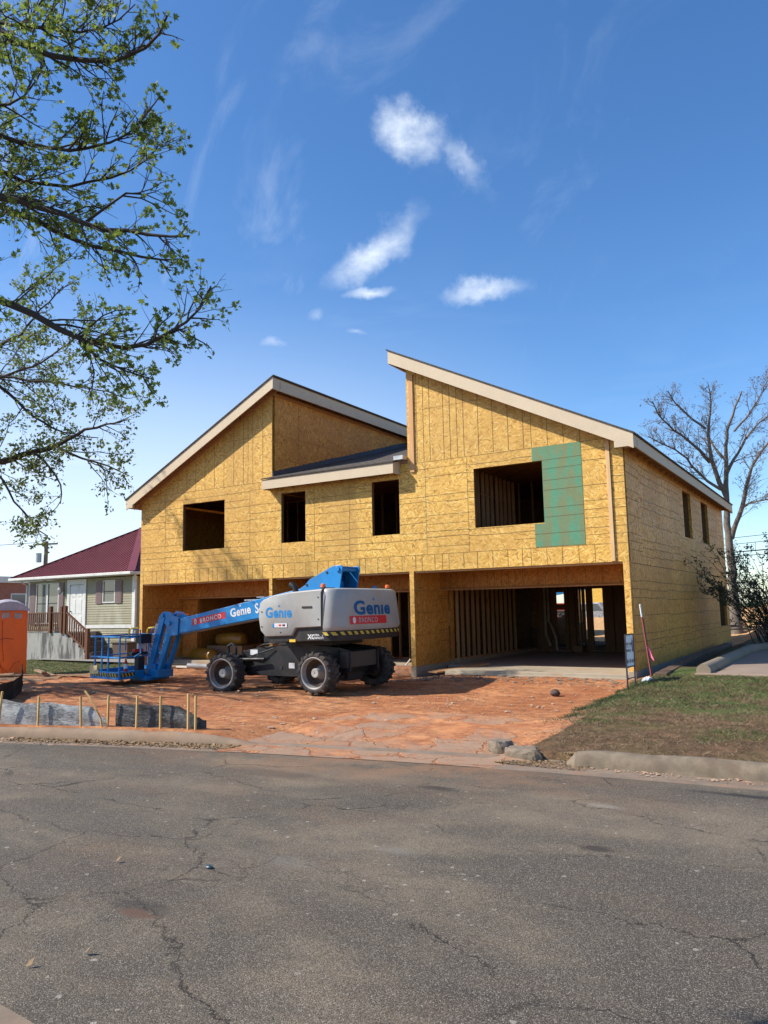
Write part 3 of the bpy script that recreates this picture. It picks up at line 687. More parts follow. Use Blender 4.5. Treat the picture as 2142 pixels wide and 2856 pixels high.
for q in ((-5.735,-5.575,-.012,1.97,-.25,.228),(-5.735,-5.50,1.972,2.2,-.25,.268),(HX0-.01,HX0+.15,-.012,1.85,-.25,.228),(HXL-.135,HXL+.015,-.012,1.85,-.25,.228),(-.155,.012,-.012,HD+.01,-.3,.236),(HX0-.01,HX0+.15,1.86,HD,-.3,.19)): MB().box(*q).build('footing', CONC, house, bevel=.006)
# recessed header boards (three bays)
HY = 1.5; hdr = MB(); lines = MB()
for a, b, zb, hole in ((HX0+.135, HXL-.125, 2.24, None), (HXL+.001, -5.725, 2.25, None), (-5.585, -.145, 2.25, None)):
    hdr.box(a, b, HY, HY+.12, zb, 2.70)
    x = a+.12
    while x < b-.1: nl(x, x, zb+.01, 2.68, .013, t=HY-.003); x += random.choice([.2, .36, .42, .5])
    nl(a, b, zb+.02, zb+.02, .012, t=HY-.003)
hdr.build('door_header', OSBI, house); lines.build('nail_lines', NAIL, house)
g = MB().box(HX0+.135,-.145,HY+.005,HY+.115,2.205,2.239).build('header_plate', STUDX, house)
g = MB(); 
g.box(-5.585,-5.49,2.00,2.10,.27,2.20); g.build('door_jamb', OSBI, house)
# slabs
g = MB().box(-4.75,-.16,.0,1.6,-.25,.165).box(-5.48,-.16,1.605,8.52,-.25,.172); g.build('garage_slab', SLABM, house, bevel=.01)
g = MB().box(-4.70,-.16,-.10,-.004,-.25,.10); g.build('slab_step', SLABM, house, bevel=.01)
g = MB().box(HXL+.03,-5.74,.85,8.5,-.25,.20).box(HX0+.16,HXL-.14,1.0,8.5,-.25,.17).box(HX0+.2,-.2,8.53,HD-.15,-.25,.18); g.build('floor_slab', SLABM, house, bevel=.01)
g = MB().box(-5.56,-5.44,2.21,8.5,.173,.272); g.build('slab_kerb', CONC, house)
# stud walls in the right garage
studwall('stud', (-5.50, 2.3), (-5.50, 6.9), .275, 2.70, .36, m=lumber('stud_part_shaded', (.24, .13, .055), (.38, .22, .10)))  # stud wood darkened to put the garage shade into its colour
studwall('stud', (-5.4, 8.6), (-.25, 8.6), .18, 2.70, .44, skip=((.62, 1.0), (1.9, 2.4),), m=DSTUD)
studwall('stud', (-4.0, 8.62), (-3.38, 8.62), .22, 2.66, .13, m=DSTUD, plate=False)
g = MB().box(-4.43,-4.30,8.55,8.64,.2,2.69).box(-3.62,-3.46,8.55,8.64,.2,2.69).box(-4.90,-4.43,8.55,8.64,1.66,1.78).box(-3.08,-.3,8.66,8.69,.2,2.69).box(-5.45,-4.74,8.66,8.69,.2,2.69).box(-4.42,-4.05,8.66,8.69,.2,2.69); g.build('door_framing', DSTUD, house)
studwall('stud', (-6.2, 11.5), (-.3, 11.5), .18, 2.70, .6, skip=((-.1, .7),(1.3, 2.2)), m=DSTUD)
PM = osb('osb_part2', (.2, .14, .1)); MB().box(HXL-.06,HXL-.02,1.9,8.5,.2,2.69).build('partition', PM, house); MB().box(-5.64,-5.60,8.6,HD-.2,.2,1.0).build('partition', PM, house)  # dark tint stands for the shade indoors
g = MB().box(-5.65,-5.60,2.2,8.5,.3,2.69); g.build('partition', osb('osb_part', (.13, .10, .08)), house)  # board darkened to hold the shade behind the studs
for p in ([(-5.1,8.45,2.68),(-5.1,8.45,.75),(-4.95,8.45,.35)], [(-4.96,8.4,2.68),(-4.96,8.4,1.2),(-4.85,8.4,1.0),(-4.72,8.4,.6),(-4.70,8.4,.2)]):
    MB().tube(p, .04, 10).build('drain_pipe', worn('pvc_dull', (.42, .36, .26), .5), house, smooth=True)
studwall('stud', (-.20, 2.0), (-.20, 8.2), .24, 2.70, 1.2, m=DSTUD)
# porch bay studs and stair
studwall('stud', (-8.6, 3.2), (-5.9, 3.2), .2, 2.70, .34)
studwall('stud', (-10.3, 2.9), (-8.8, 2.9), .2, 2.70, .4)
g = MB().box(-10.35,-7.9,2.6,2.64,.2,1.35); g.build('porch_panel', OSBI, house)
g = MB().bar((-7.1,2.9,.2),(-5.75,2.9,1.75),.04,.28); g.build('stair_stringer', STUDX, house)
# left garage back wall
g = MB().box(-15.9,-15.2,1.75,1.87,.2,2.2); g.build('garage_inner_wall', OSBI, house)
MB().box(-15.15,-10.6,5.2,5.3,.2,2.69).build('partition', osb('osb_dark', (.14, .10, .07)), house); MB().box(-15.23,-15.16,1.9,5.2,.2,2.69).build('partition', osb('osb_mid', (.45, .34, .25)), house)  # left bay boards in two darkened tints, shade put into the colour
studwall('stud', (-15.1, 4.9), (-10.6, 4.9), .2, 2.70, .6, m=DSTUD)
# roofs -------------------------------------------------------------
O = .37
def slab_roof(x0, x1, z0, z1, y0, y1, th, name, m, lift=0.):
    g = MB(); g.hexa([(x0,y0,z0+lift),(x1,y0,z1+lift),(x1,y1,z1+lift),(x0,y1,z0+lift)], [(x0,y0,z0+lift+th),(x1,y0,z1+lift+th),(x1,y1,z1+lift+th),(x0,y1,z0+lift+th)])
    return g.build(name, m, house)
def rake(x0, z0, x1, z1, y0, y1, dv, name='rake_fascia'):
    return MB().hexa([(x0,y0,z0-dv),(x1,y0,z1-dv),(x1,y1,z1-dv),(x0,y1,z0-dv)], [(x0,y0,z0),(x1,y0,z1),(x1,y1,z1),(x0,y1,z0)])
YB = HD+.40
for side in (1, -1):
    if side == 1: xe, ze, xp, zp = .34, 5.545, -6.03, 8.70
    else: xe, ze, xp, zp = -16.43, 5.545, -10.06, 8.70
    s_ = 1 if xp < xe else -1
    # decking then shingles
    slab_roof(min(xe,xp), max(xe,xp), (zp if xp < xe else ze)-.03, (ze if xp < xe else zp)-.03, -O+.036, YB-.03, .022, 'roof_deck', osb('osb_under', (.75, .62, .5)))
    o_ = .04
    xa, xb = (xp-o_, xe+o_) if xp < xe else (xe-o_, xp+o_); za, zb = (zp+o_*SL, ze-o_*SL) if xp < xe else (ze-o_*SL, zp+o_*SL)
    slab_roof(xa, xb, za, zb, -O-.03, YB+.02, .035, 'roof', SHING)
    # front and rear rake fascia
    g = rake(xp, zp, xe, ze, -O, -O+.035, .345); g2 = g.build('rake_fascia', FASC, house)
    g = rake(xp, zp, xe, ze, YB-.035, YB, .345); g.build('rake_fascia', FASC, house)
    # inner backing board seen under the rake
    g = rake(xp+.0, zp-.1, xe, ze-.1, -.040, -.004, .20); g.build('rake_ledger', STUDX, house)
    # lookouts under the rake
    for k in range(5):
        t = (k+.5)/5; xx = lerp(xp, xe, t); zt = lerp(zp, ze, t)-.04
        MB().box(xx-.02, xx+.02, -O+.036, -.041, zt-.14, zt-.01).build('lookout', STUDY, house)
    # eave fascia and cornice return
    e0, e1 = (xe-.035, xe-.001) if s_ == 1 else (xe+.001, xe+.035)
    MB().box(e0, e1, -O+.036, YB-.036, ze-.285, ze-.015).build('eave_fascia', FASC, house)
    c0, c1 = (-.09, xe-.036) if s_ == 1 else (xe+.036, -16.12)
    MB().box(c0, c1, -O+.002, -O+.033, ze-.285, ze-.10).build('eave_return', FASC, house)
    # high side fascia
    h0, h1 = (xp+.001, xp+.034) if s_ == 1 else (xp-.034, xp-.001)
    MB().box(h0, h1, -O+.036, YB-.036, zp-.37, zp-.02).build('ridge_fascia', FASC, house)
    # rafter tails along the eave, lookouts along the high side
    for k in range(24):
        y = .05+k*.64
        if y > HD: break
        a, b = (0.0, xe-.036) if s_ == 1 else (xe+.036, HX0)
        zz3 = 5.33
        MB().hexa([(a,y,zz3-.03),(b,y,zz3-.03),(b,y+.04,zz3-.03),(a,y+.04,zz3-.03)], [(a,y,zz3+.14+(.17 if s_==1 else 0)*0),(b,y,zz3+.12),(b,y+.04,zz3+.12),(a,y+.04,zz3+.14)]).build('rafter_tail', STUDX, house)
    for k in range(8):
        y = .4+k*1.9; a, b = (xp+.035, HXR) if s_ == 1 else (HXL, xp-.035)
        MB().box(a, b, y, y+.04, zp-.30, zp-.18).build('lookout', STUDX, house)
    a, b = (HXR-.036, HXR-.002) if s_ == 1 else (HXL+.002, HXL+.036)
    MB().box(a, b, .02, HD, 8.27, 8.36).build('ledger', STUDY, house)
# middle roof
ms = .285
g = MB(); zr = lambda y, d=0: 5.61+ms*(y+O)+d
g.hexa([(-10.50,-O-.03,zr(-O)),(-5.92,-O-.03,zr(-O)),(-5.92,-.001,zr(0)),(-10.50,-.001,zr(0))], [(-10.50,-O-.03,zr(-O,.035)),(-5.92,-O-.03,zr(-O,.035)),(-5.92,-.001,zr(0,.035)),(-10.50,-.001,zr(0,.035))])
g.hexa([(HXL+.003,.0,zr(0)),(HXR-.003,.0,zr(0)),(HXR-.003,9,zr(9)),(HXL+.003,9,zr(9))], [(HXL+.003,.0,zr(0,.035)),(HXR-.003,.0,zr(0,.035)),(HXR-.003,9,zr(9,.035)),(HXL+.003,9,zr(9,.035))])
g.build('valley_roof', SHING, house)
g = MB().box(-10.48,-5.94,-O,-O+.035,5.32,5.60); g.build('valley_fascia', FASC, house)
g = MB().prism([(-O+.036,5.32),(-.004,5.32),(-.004,5.70),(-O+.036,5.595)], 'x', -5.972,-5.94); g.build('valley_fascia_return', FASC, house)
g = MB().prism([(-O+.036,5.32),(-.004,5.32),(-.004,5.70),(-O+.036,5.595)], 'x', -10.48,-10.448); g.build('valley_fascia_return', FASC, house)
for k in range(8): MB().box(-10.2+k*.58,-10.16+k*.58,-O+.036,-.004,5.33,5.46).build('rafter_tail', STUDY, house)
g = MB()
y = .0
while y < 8.6:
    t_ = random.uniform(0,.02); g.hexa([(HXL+.002,y,zr(y,.03)),(HXL+.05,y,zr(y,.03)),(HXL+.05,y+.3,zr(y+.3,.03)),(HXL+.002,y+.3,zr(y+.3,.03))],[(HXL+.002,y,zr(y,.19+t_)),(HXL+.03,y,zr(y,.19+t_)),(HXL+.03,y+.3,zr(y+.3,.17+t_)),(HXL+.002,y+.3,zr(y+.3,.17+t_))]); y += .30
g.build('step_flashing', FLASH, house)
g = MB().box(HXR-.30,HXR-.012,-.25,.0,5.69,5.80); g.build('kickout_flashing', METAL, house)
# plank lying on the left of the garage slab
g = MB().bar((-5.05,-.12,.11),(-4.4,1.7,.21),.34,.03); tag(g.build('plank', STUDY), 'wide brown plank laid against the open garage slab beside the centre wing wall', 'plank')

# ---------------------------------------------------------------- lettering
def text(name, s, size, mtx, m, parent, bold=.0, space=1., depth=.0005, sx=1., align='LEFT'):
    cu_ = bpy.data.curves.new(name, 'FONT'); cu_.body = s; cu_.size = size; cu_.extrude = depth; cu_.offset = bold; cu_.space_character = space
    cu_.align_x = align; cu_.resolution_u = 3
    ob = bpy.data.objects.new(name, cu_); C.objects.link(ob)
    dg = bpy.context.evaluated_depsgraph_get(); dg.update(); me = bpy.data.meshes.new_from_object(ob.evaluated_get(dg)); bpy.data.objects.remove(ob)
    me.name = name
    P = Matrix.Translation(-worldloc(parent)) @ mtx @ Matrix.Diagonal((sx, 1, 1, 1))
    me.transform(P); me.materials.clear(); me.materials.append(m)
    o = bpy.data.objects.new(name, me); C.objects.link(o); o.parent = parent; return o
def frame(o, xd, yd):
    x = Vector(xd).normalized(); y = Vector(yd); y = (y-x*y.dot(x)).normalized(); z = x.cross(y)
    m = Matrix((x, y, z)).transposed().to_4x4(); m.translation = Vector(o); return m

# ---------------------------------------------------------------- boom lift
LX = -6.77
lift = thing('boom_lift', 'blue and grey four wheeled boom lift parked on red dirt before the open bays', 'boom lift', (LX, -3.4, -.06))
g = MB()
side = [(-8.15,.60),(-7.95,.83),(-7.3,.93),(-6.2,1.0),(-5.15,.92),(-4.95,.86),(-4.95,.42),(-5.3,.28),(-7.55,.28),(-8.05,.42)]
g.prism(side, 'y', -3.98, -3.93).prism(side, 'y', -2.87, -2.82)
g.prism([(-7.9,.75),(-7.3,.86),(-5.3,.88),(-5.1,.7),(-5.2,.36),(-7.5,.36)], 'y', -3.93, -2.87)
lf = g.build('chassis', BLACK, lift, bevel=.008)
g = MB().box(-5.55,-5.28,-4.3,-2.5,.26,.52).box(-5.62,-5.2,-3.7,-3.1,.2,.6); g.build('rear_axle', BLACK, lift, bevel=.02)
g = MB().box(-8.2,-7.98,-4.25,-2.5,.28,.50).box(-8.25,-7.9,-3.7,-3.1,.24,.58).tube([(-7.7,-4.0,.62),(-8.1,-4.05,.62)], .05, 10).tube([(-7.2,-4.1,.66),(-8.05,-4.15,.64)], .035, 10); g.build('front_axle', BLACK, lift, bevel=.01)
g = MB().tube([(-8.28,-4.12,.78),(-8.28,-4.12,.95),(-8.16,-4.12,1.0),(-8.05,-4.12,.9),(-8.05,-4.12,.72)], .035, 8).box(-8.3,-7.95,-4.16,-4.0,.60,.74); g.build('steering_bracket', BLACK, lift)
g = MB().cyl((-6.45,-3.4,.93),(-6.45,-3.4,1.10),.62,36); g.box(-7.0,-5.4,-4.0,-2.8,.98,1.09); g.build('slewing_ring', BLACK, lift)
g = MB().box(-5.2,-4.99,-3.995,-2.8,.5,.84); g.build('tool_panel', worn('panel_dark', (.05,.045,.04), .5), lift, bevel=.01)
for (x, z, w, h) in ((-7.62,.80,.22,.12),(-6.52,.52,.16,.12)): MB().box(x-w/2,x+w/2,-3.985,-3.981,z-h/2,z+h/2).build('warning_sticker', WHITE, lift)
for x in (-6.82,-6.33,-7.5): MB().cyl((x,-3.984,.47),(x,-3.992,.47),.045,14).build('tie_down_hole', DARKM, lift)
def wheel(x, y, sgn, z0, rz=0.):
    r, w = .455, .36; ax = Vector((math.sin(rz)*-1, math.cos(rz), 0))*sgn; c = Vector((x, y, z0+r))
    hub = MB().lathe(c, ax, [(.10,.0001),(.13,.02),(.135,.085),(.12,.098),(.02,.10),(-.06,.12),(-.1,.15)], 24).build('wheel', worn('hub_grey', (.36,.35,.32), .5, .1, 12), lift, smooth=True)
    MB().lathe(c, ax, [(.165,.315),(.178,.335),(.182,.325),(.172,.305),(.13,.298),(.06,.285),(-.02,.255),(-.09,.20),(-.10,.10),(-.11,.0001)], 36, mis=[0,0,0,0,0,1,1,1,1]).build('rim', [RIM, DRIM], hub, smooth=True)
    t = MB(); t.lathe(c, ax, [(.155,.312),(.172,.325),(.188,.355),(.18,.395),(.155,.420),(.0,.430),(-.155,.420),(-.18,.395),(-.188,.345),(-.178,.30),(-.15,.28)], 40)
    b0 = ax.cross(Vector((0,0,1))); nlg = 17
    for k in range(nlg):
        for s_ in (1, -1):
            a0 = 2*math.pi*(k+(.5 if s_ < 0 else 0))/nlg
            def P(h, rr, da): a = a0+da; return c+ax*h+(b0*math.cos(a)+Vector((0,0,1))*math.sin(a))*rr
            lo = [P(s_*.182,.36,-.02),P(s_*.182,.36,.13),P(s_*.0,.415,.26),P(s_*.0,.415,.16)]; hi = [P(s_*.190,.375,-.02),P(s_*.190,.375,.13),P(s_*.19,.425,.11),P(s_*.19,.425,-.0)]
            m1 = [P(s_*.172,.41,-.03),P(s_*.172,.41,.13),P(s_*-.01,.425,.27),P(s_*-.01,.425,.14)]; m2 = [P(s_*.172,r-.006,-.02),P(s_*.172,r-.006,.11),P(s_*-.01,r,.25),P(s_*-.01,r,.15)]
            t.hexa(m1, m2)
            t.hexa([P(s_*.15,.36,-.02),P(s_*.15,.36,.12),P(s_*.15,.43,.12),P(s_*.15,.43,-.02)], [P(s_*.196,.37,0),P(s_*.196,.37,.10),P(s_*.185,r-.012,.10),P(s_*.185,r-.012,0)])
    t.build('tyre', RUB, hub)
wheel(-8.08,-4.42,-1,-.10,R(6)); wheel(-5.46,-4.42,-1,-.03); wheel(-5.35,-2.35,1,-.03); wheel(-8.12,-2.35,1,-.09,R(6))
# turntable
prof = [(-6.72,1.05),(-5.08,1.10),(-5.08,1.42),(-6.72,1.42)]
g = MB().prism(prof, 'y', -4.70, -2.10); 
tt = g.build('turntable', BLACK, lift, bevel=.02)
cov = [(-6.80,1.92),(-6.70,1.99),(-6.42,2.07),(-5.93,2.135),(-5.115,2.18),(-5.115,1.39),(-5.80,1.36),(-5.91,1.20),(-6.64,1.18),(-6.78,1.31),(-6.84,1.6)]
for y0, y1, s_ in ((-4.76,-3.80,1),(-3.0,-2.08,-1)):
    yo = y0 if s_ > 0 else y1; yi = y1 if s_ > 0 else y0; g = MB(); n = len(cov)
    cx = sum(p[0] for p in cov)/n; cz = sum(p[1] for p in cov)/n
    rings = [(yo+.00*s_, .93), (yo+.012*s_, .965), (yo+.05*s_, .99), (yo+.12*s_, 1.0), (yi, 1.0)]
    o0 = len(g.v)
    for yy, sc in rings:
        for px_, pz in cov: g.v.append((cx+(px_-cx)*(sc if px_ < -5.2 else 1), yy, cz+(pz-cz)*sc))
    for i in range(len(rings)-1):
        for k in range(n): g.f.append((i*n+k,(i+1)*n+k,(i+1)*n+(k+1)%n,i*n+(k+1)%n)); g.m.append(0)
    g.f.append(tuple(range(n))); g.m.append(0); g.f.append(tuple(range(4*n,5*n))[::-1]); g.m.append(0)
    cv = g.build('engine_cover' if s_ > 0 else 'control_cover', GREY, lift, smooth=True)
    if s_ > 0: lcover = cv
# counterweight : plan outline swept over height
plan = [(-5.08,-4.77),(-4.95,-4.775),(-4.84,-4.73),(-4.745,-4.60),(-4.69,-4.35),(-4.655,-3.9),(-4.645,-3.42),(-4.655,-2.95),(-4.69,-2.5),(-4.745,-2.25),(-4.84,-2.12),(-4.95,-2.07),(-5.08,-2.07)]
def shell(levels, m, name, parent):
    g = MB(); n = len(plan)
    for z, ins in levels:
        for (x_, y_) in plan: g.v.append((x_-ins*(1 if x_ > -5.0 else 0), y_+(ins if y_ < -3.42 else -ins)*(.8 if abs(y_+3.42) > .9 else .2), z))
    for i in range(len(levels)-1):
        for k in range(n): g.f.append((i*n+k,i*n+(k+1)%n,(i+1)*n+(k+1)%n,(i+1)*n+k)); g.m.append(0)
    g.f.append(tuple(range(n))[::-1]); g.m.append(0); g.f.append(tuple(range((len(levels)-1)*n,len(levels)*n))); g.m.append(0)
    return g.build(name, m, parent, smooth=True)
cw = shell([(1.31,.02),(1.35,.0),(1.38,-.015),(1.9,.03),(2.10,.05),(2.16,.075),(2.185,.12)], GREY, 'counterweight', lift)
shell([(1.10,.03),(1.305,.02)], BLACK, 'counterweight_base', lift)
g = MB().box(-5.03,-4.78,-2.85,-2.55,2.188,2.22); 
# rear hazard stripe follows the plan
hz = MB(); hz2 = MB(); L_ = []
pl = [(x_+.004 if x_ > -5 else x_, y_+(-.012 if y_ < -4.5 else .012 if y_ > -2.3 else 0)) for x_, y_ in plan]
seg = [(Vector((*pl[i],0)), Vector((*pl[i+1],0))) for i in range(len(pl)-1)]; tot_ = sum((b-a).length for a, b in seg)
def along(s):
    for a, b in seg:
        l = (b-a).length
        if s <= l: return a.lerp(b, s/l)
        s -= l
    return seg[-1][1]
def inset(p): return Vector((p.x-.018 if p.x > -4.98 else p.x, p.y, 0))
s = .06; k = 0
while s < tot_-.12:
    m_ = hz
    a, b, a2, b2 = [inset(along(q)) for q in (s, s+.11, s-.07+.0, s+.04)]
    m_.quad((b.x+.004,b.y,1.215),(a.x+.004,a.y,1.215),(a2.x+.004,a2.y,1.285),(b2.x+.004,b2.y,1.285)); s += .205
hz.build('hazard_stripe', HAZ, lift)
for (x, y) in ((-5.22,-4.55),(-4.92,-2.45)):
    b_ = MB().cyl((x,y,2.17),(x,y,2.21),.06,16).build('beacon', BLKP, lift)
    MB().tube([(x,y,2.205),(x,y,2.27),(x,y,2.285)],[.055,.05,.035],16).build('lens', ORANGE, b_, smooth=True)
MB().tube([(-6.15,-4.3,2.02),(-6.15,-4.3,2.2),(-6.2,-4.3,2.27),(-6.29,-4.3,2.31)], [.065,.065,.065,.07], 14).build('exhaust_pipe', BLACK, lift, smooth=True)
MB().cyl((-4.95,-2.95,2.15),(-4.95,-2.95,2.25),.05,14).build('filler_cap', BLUE, lift)
def surfx(y, z):
    py_ = [q[1] for q in plan[1:-1]]; px_ = [q[0] for q in plan[1:-1]]
    return float(np.interp(y, py_, px_))-float(np.interp(z, [1.31,1.35,1.38,1.9,2.10], [.02,0,-.015,.03,.05]))
def wrap_rear():
    for o in cw.children:
        if not o.name.startswith('rear_'): continue
        w_ = worldloc(o); lift_ = .003 if 'decal' in o.name else .006
        for v in o.data.vertices:
            v.co.x = surfx(v.co.y+w_.y, v.co.z+w_.z)+lift_-w_.x
# riser bracket: two plates
br = [(-6.55,2.02),(-6.40,2.24),(-6.28,2.30),(-6.15,2.42),(-5.50,2.70),(-5.28,2.71),(-5.24,2.66),(-5.34,2.12),(-5.4,2.02)]
g = MB().prism(br, 'y', -3.80, -3.765).prism(br, 'y', -3.13, -3.095).prism([(-5.55,2.68),(-5.30,2.69),(-5.30,2.66),(-5.55,2.65)], 'y', -3.765, -3.13).prism([(-6.3,2.25),(-5.55,2.63),(-5.55,2.60),(-6.3,2.2)], 'y', -3.765, -3.13).cyl((-5.36,-3.84,2.62),(-5.36,-3.06,2.62),.055,16)
g.build('boom_pivot', BLUE, lift, bevel=.006)
for x, z in ((-6.22,2.3),(-5.66,2.56),(-5.36,2.62)): MB().cyl((x,-3.80,z),(x,-3.812,z),.028,14).build('pivot_bolt', BLACK, lift)
# boom
bz = lambda x: 1.80+.151*(x+7.8)
bh = lambda x: .188+.014*(x+10.45)
g = MB(); a, b = -10.50, -5.6
g.hexa([(a,-3.62,bz(a)-bh(a)),(b,-3.62,bz(b)-bh(b)),(b,-3.24,bz(b)-bh(b)),(a,-3.24,bz(a)-bh(a))], [(a,-3.62,bz(a)+bh(a)),(b,-3.62,bz(b)+bh(b)),(b,-3.24,bz(b)+bh(b)),(a,-3.24,bz(a)+bh(a))])
g.build('boom', BLUE, lift, bevel=.012)
g = MB(); a = -10.5; g.hexa([(a,-3.60,bz(a)-bh(a)-.02),(-6.9,-3.60,bz(-6.9)-bh(-6.9)-.03),(-6.9,-3.26,bz(-6.9)-bh(-6.9)-.03),(a,-3.26,bz(a)-bh(a)-.02)], [(a,-3.60,bz(a)-bh(a)-.002),(-6.9,-3.60,bz(-6.9)-bh(-6.9)-.002),(-6.9,-3.26,bz(-6.9)-bh(-6.9)-.002),(a,-3.26,bz(a)-bh(a)-.002)])
g.build('boom_wear_strip', worn('strip_grey', (.12,.12,.12), .5), lift)
g = MB().box(-8.35,-7.75,-3.5,-3.35,bz(-8.0)+bh(-8)+.0,bz(-8.0)+bh(-8)+.035).box(-7.95,-7.72,-3.52,-3.33,bz(-7.8)+bh(-8)+.04,bz(-7.8)+bh(-8)+.06); g.build('top_bracket', METAL, lift)
sl_ = Vector((1,0,.151)).normalized(); upb = Vector((-.151,0,1))
yb = -3.6225
g = MB(); 
def onb(x, dz): return (x, yb, bz(x)+dz)
g.add([onb(-9.98,-.055),onb(-8.85,-.055),onb(-8.85,.105),onb(-9.98,.105)], [(0,1,2,3)]); g.build('boom_decal', REDS, lift)
text('boom_lettering', 'BRONCO', .15, frame((-9.70, yb-.002, bz(-9.70)-.03), sl_, (0,0,1)), WHITE, lift, .0025, 1.22, sx=1.0)
MB().add([(-9.86+math.cos(t*.5236)*.045, yb-.003, bz(-9.86)+.02+math.sin(t*.5236)*.07) for t in range(12)], [tuple(range(12))]).build('boom_emblem', WHITE, lift)
MB().tube([(-9.875,yb-.006,bz(-9.86)-.02),(-9.85,yb-.006,bz(-9.86)+.02),(-9.87,yb-.006,bz(-9.86)+.06)], .007, 6).build('boom_emblem', REDS, lift)
def logo(o, xd, h, m, parent, name, sx=1.):
    fr = frame(o, xd, (0,0,1)); text(name, 'Genıe', h*1.33, fr, m, parent, h*.045, 1.06, sx=sx*.95, depth=.0004)
    # little peaked hat over the i
    P = Matrix.Translation(-worldloc(parent)) @ fr
    w = h*2.02*sx; q = [Vector((w*.83-h*.14, h*.98, .002)), Vector((w*.83+h*.14, h*.98, .002)), Vector((w*.83, h*1.20, .002))]
    me = bpy.data.meshes.new(name); me.from_pydata([tuple(P @ v) for v in q], [], [(0,1,2)]); me.materials.append(m)
    ob = bpy.data.objects.new(name, me); C.objects.link(ob); ob.parent = parent
logo((-8.68, yb-.002, bz(-8.68)-.06), sl_, .21, WHITE, lift, 'boom_lettering', .98)
text('boom_lettering', 'S-45', .32, frame((-7.89, yb-.002, bz(-7.89)-.095), sl_, (0,0,1)), WHITE, lift, .008, 1.0, sx=.80)
# engine cover lettering and stickers
logo((-6.62, -4.763, 1.60), (1,0,.0), .225, LOGOB, lift, 'cover_lettering', 1.0)
MB().box(-6.36,-6.02,-4.772,-4.768,1.385,1.47).build('warning_sticker', WHITE, lift)
MB().box(-6.42,-6.365,-4.772,-4.768,1.385,1.455).build('warning_sticker', LOGOB, lift)
for k in range(3): MB().box(-6.34+k*.10,-6.27+k*.10,-4.775,-4.773,1.41,1.45).build('warning_sticker', [WHP, REDS, BLACK][k] if k else WHP, lift)
text('cover_lettering', 'XC', .135, frame((-5.52,-4.703,1.14),(1,0,0),(0,0,1)), WHITE, lift, .005)
text('cover_lettering', 'XTRA\nCAPACITY', .058, frame((-5.37,-4.703,1.20),(1,0,0),(0,0,1)), WHITE, lift, .002)
MB().tube([(-5.14,-4.703,1.20),(-5.10,-4.703,1.25),(-5.06,-4.703,1.20)], .010, 6).build('cover_lettering', WHITE, lift)
MB().box(-6.0,-5.84,-4.715,-4.70,1.075,1.13).build('yellow_bracket', YEL, lift)
# rear lettering
gd = MB()
for k in range(14):
    ya, yb2 = -4.36+.1*k, -4.26+.1*k
    for za, zb_ in ((1.425,1.51),(1.51,1.60)): gd.quad((-4.6,ya,za),(-4.6,yb2,za),(-4.6,yb2,zb_),(-4.6,ya,zb_))
gd.build('rear_decal', REDS, cw)
text('rear_lettering', 'BRONCO', .150, frame((-4.630,-4.06,1.46),(.018,1,0),(-.0,0,1)), WHITE, cw, .0025, 1.18)
MB().add([(-4.638,-4.21+math.cos(t*.5236)*.055,1.51+math.sin(t*.5236)*.07) for t in range(12)], [tuple(range(12))]).build('rear_emblem', WHITE, cw)
logo((-4.628,-4.20,1.635), (.0,1,0), .30, LOGOB, cw, 'rear_lettering', 1.5)
MB().tube([(-5.06,-4.70,1.36),(-5.10,-4.79,1.4),(-5.10,-4.79,2.1),(-5.10,-4.70,2.19),(-5.10,-4.3,2.195)], .014, 6).build('cover_gap', BLACK, lift)
for pts_ in ([(-7.6,-3.9,.9),(-7.3,-4.05,.98),(-6.9,-4.0,1.02),(-6.7,-3.8,1.05)], [(-7.9,-3.95,.62),(-7.5,-4.1,.75),(-7.0,-4.02,.9)], [(-5.3,-3.9,1.0),(-5.2,-4.05,.75),(-5.35,-4.1,.55)], [(-6.3,-3.55,2.35),(-5.9,-3.5,2.62),(-5.5,-3.45,2.55),(-5.3,-3.45,2.3)]):
    MB().tube(pts_, .016, 6).build('hose', BLKP, lift, smooth=True)
for x_, z_ in ((-6.72,1.72),(-6.72,1.4),(-5.2,1.55),(-5.2,2.0),(-6.2,1.28)): MB().cyl((x_,-4.762,z_),(x_,-4.772,z_),.014,8).build('cover_bolt', BLACK, lift)
MB().box(-5.62,-5.36,-4.772,-4.766,1.78,1.82).build('cover_latch', BLACK, lift)
for k in range(6): MB().box(-10.35+.09*(k%3),-10.335+.09*(k%3),yb-.004,yb,bz(-10.3)+(-.13 if k > 2 else .12),bz(-10.3)+(-.115 if k > 2 else .135)).build('boom_bolt', WHITE, lift)
MB().tube([(-9.9,-3.42,bz(-9.9)+bh(-9.9)+.02),(-9.0,-3.42,bz(-9)+bh(-9)+.02),(-8.3,-3.42,bz(-8.3)+bh(-8.3)+.02)], .022, 8).build('cable_track', BLACK, lift)
wrap_rear()
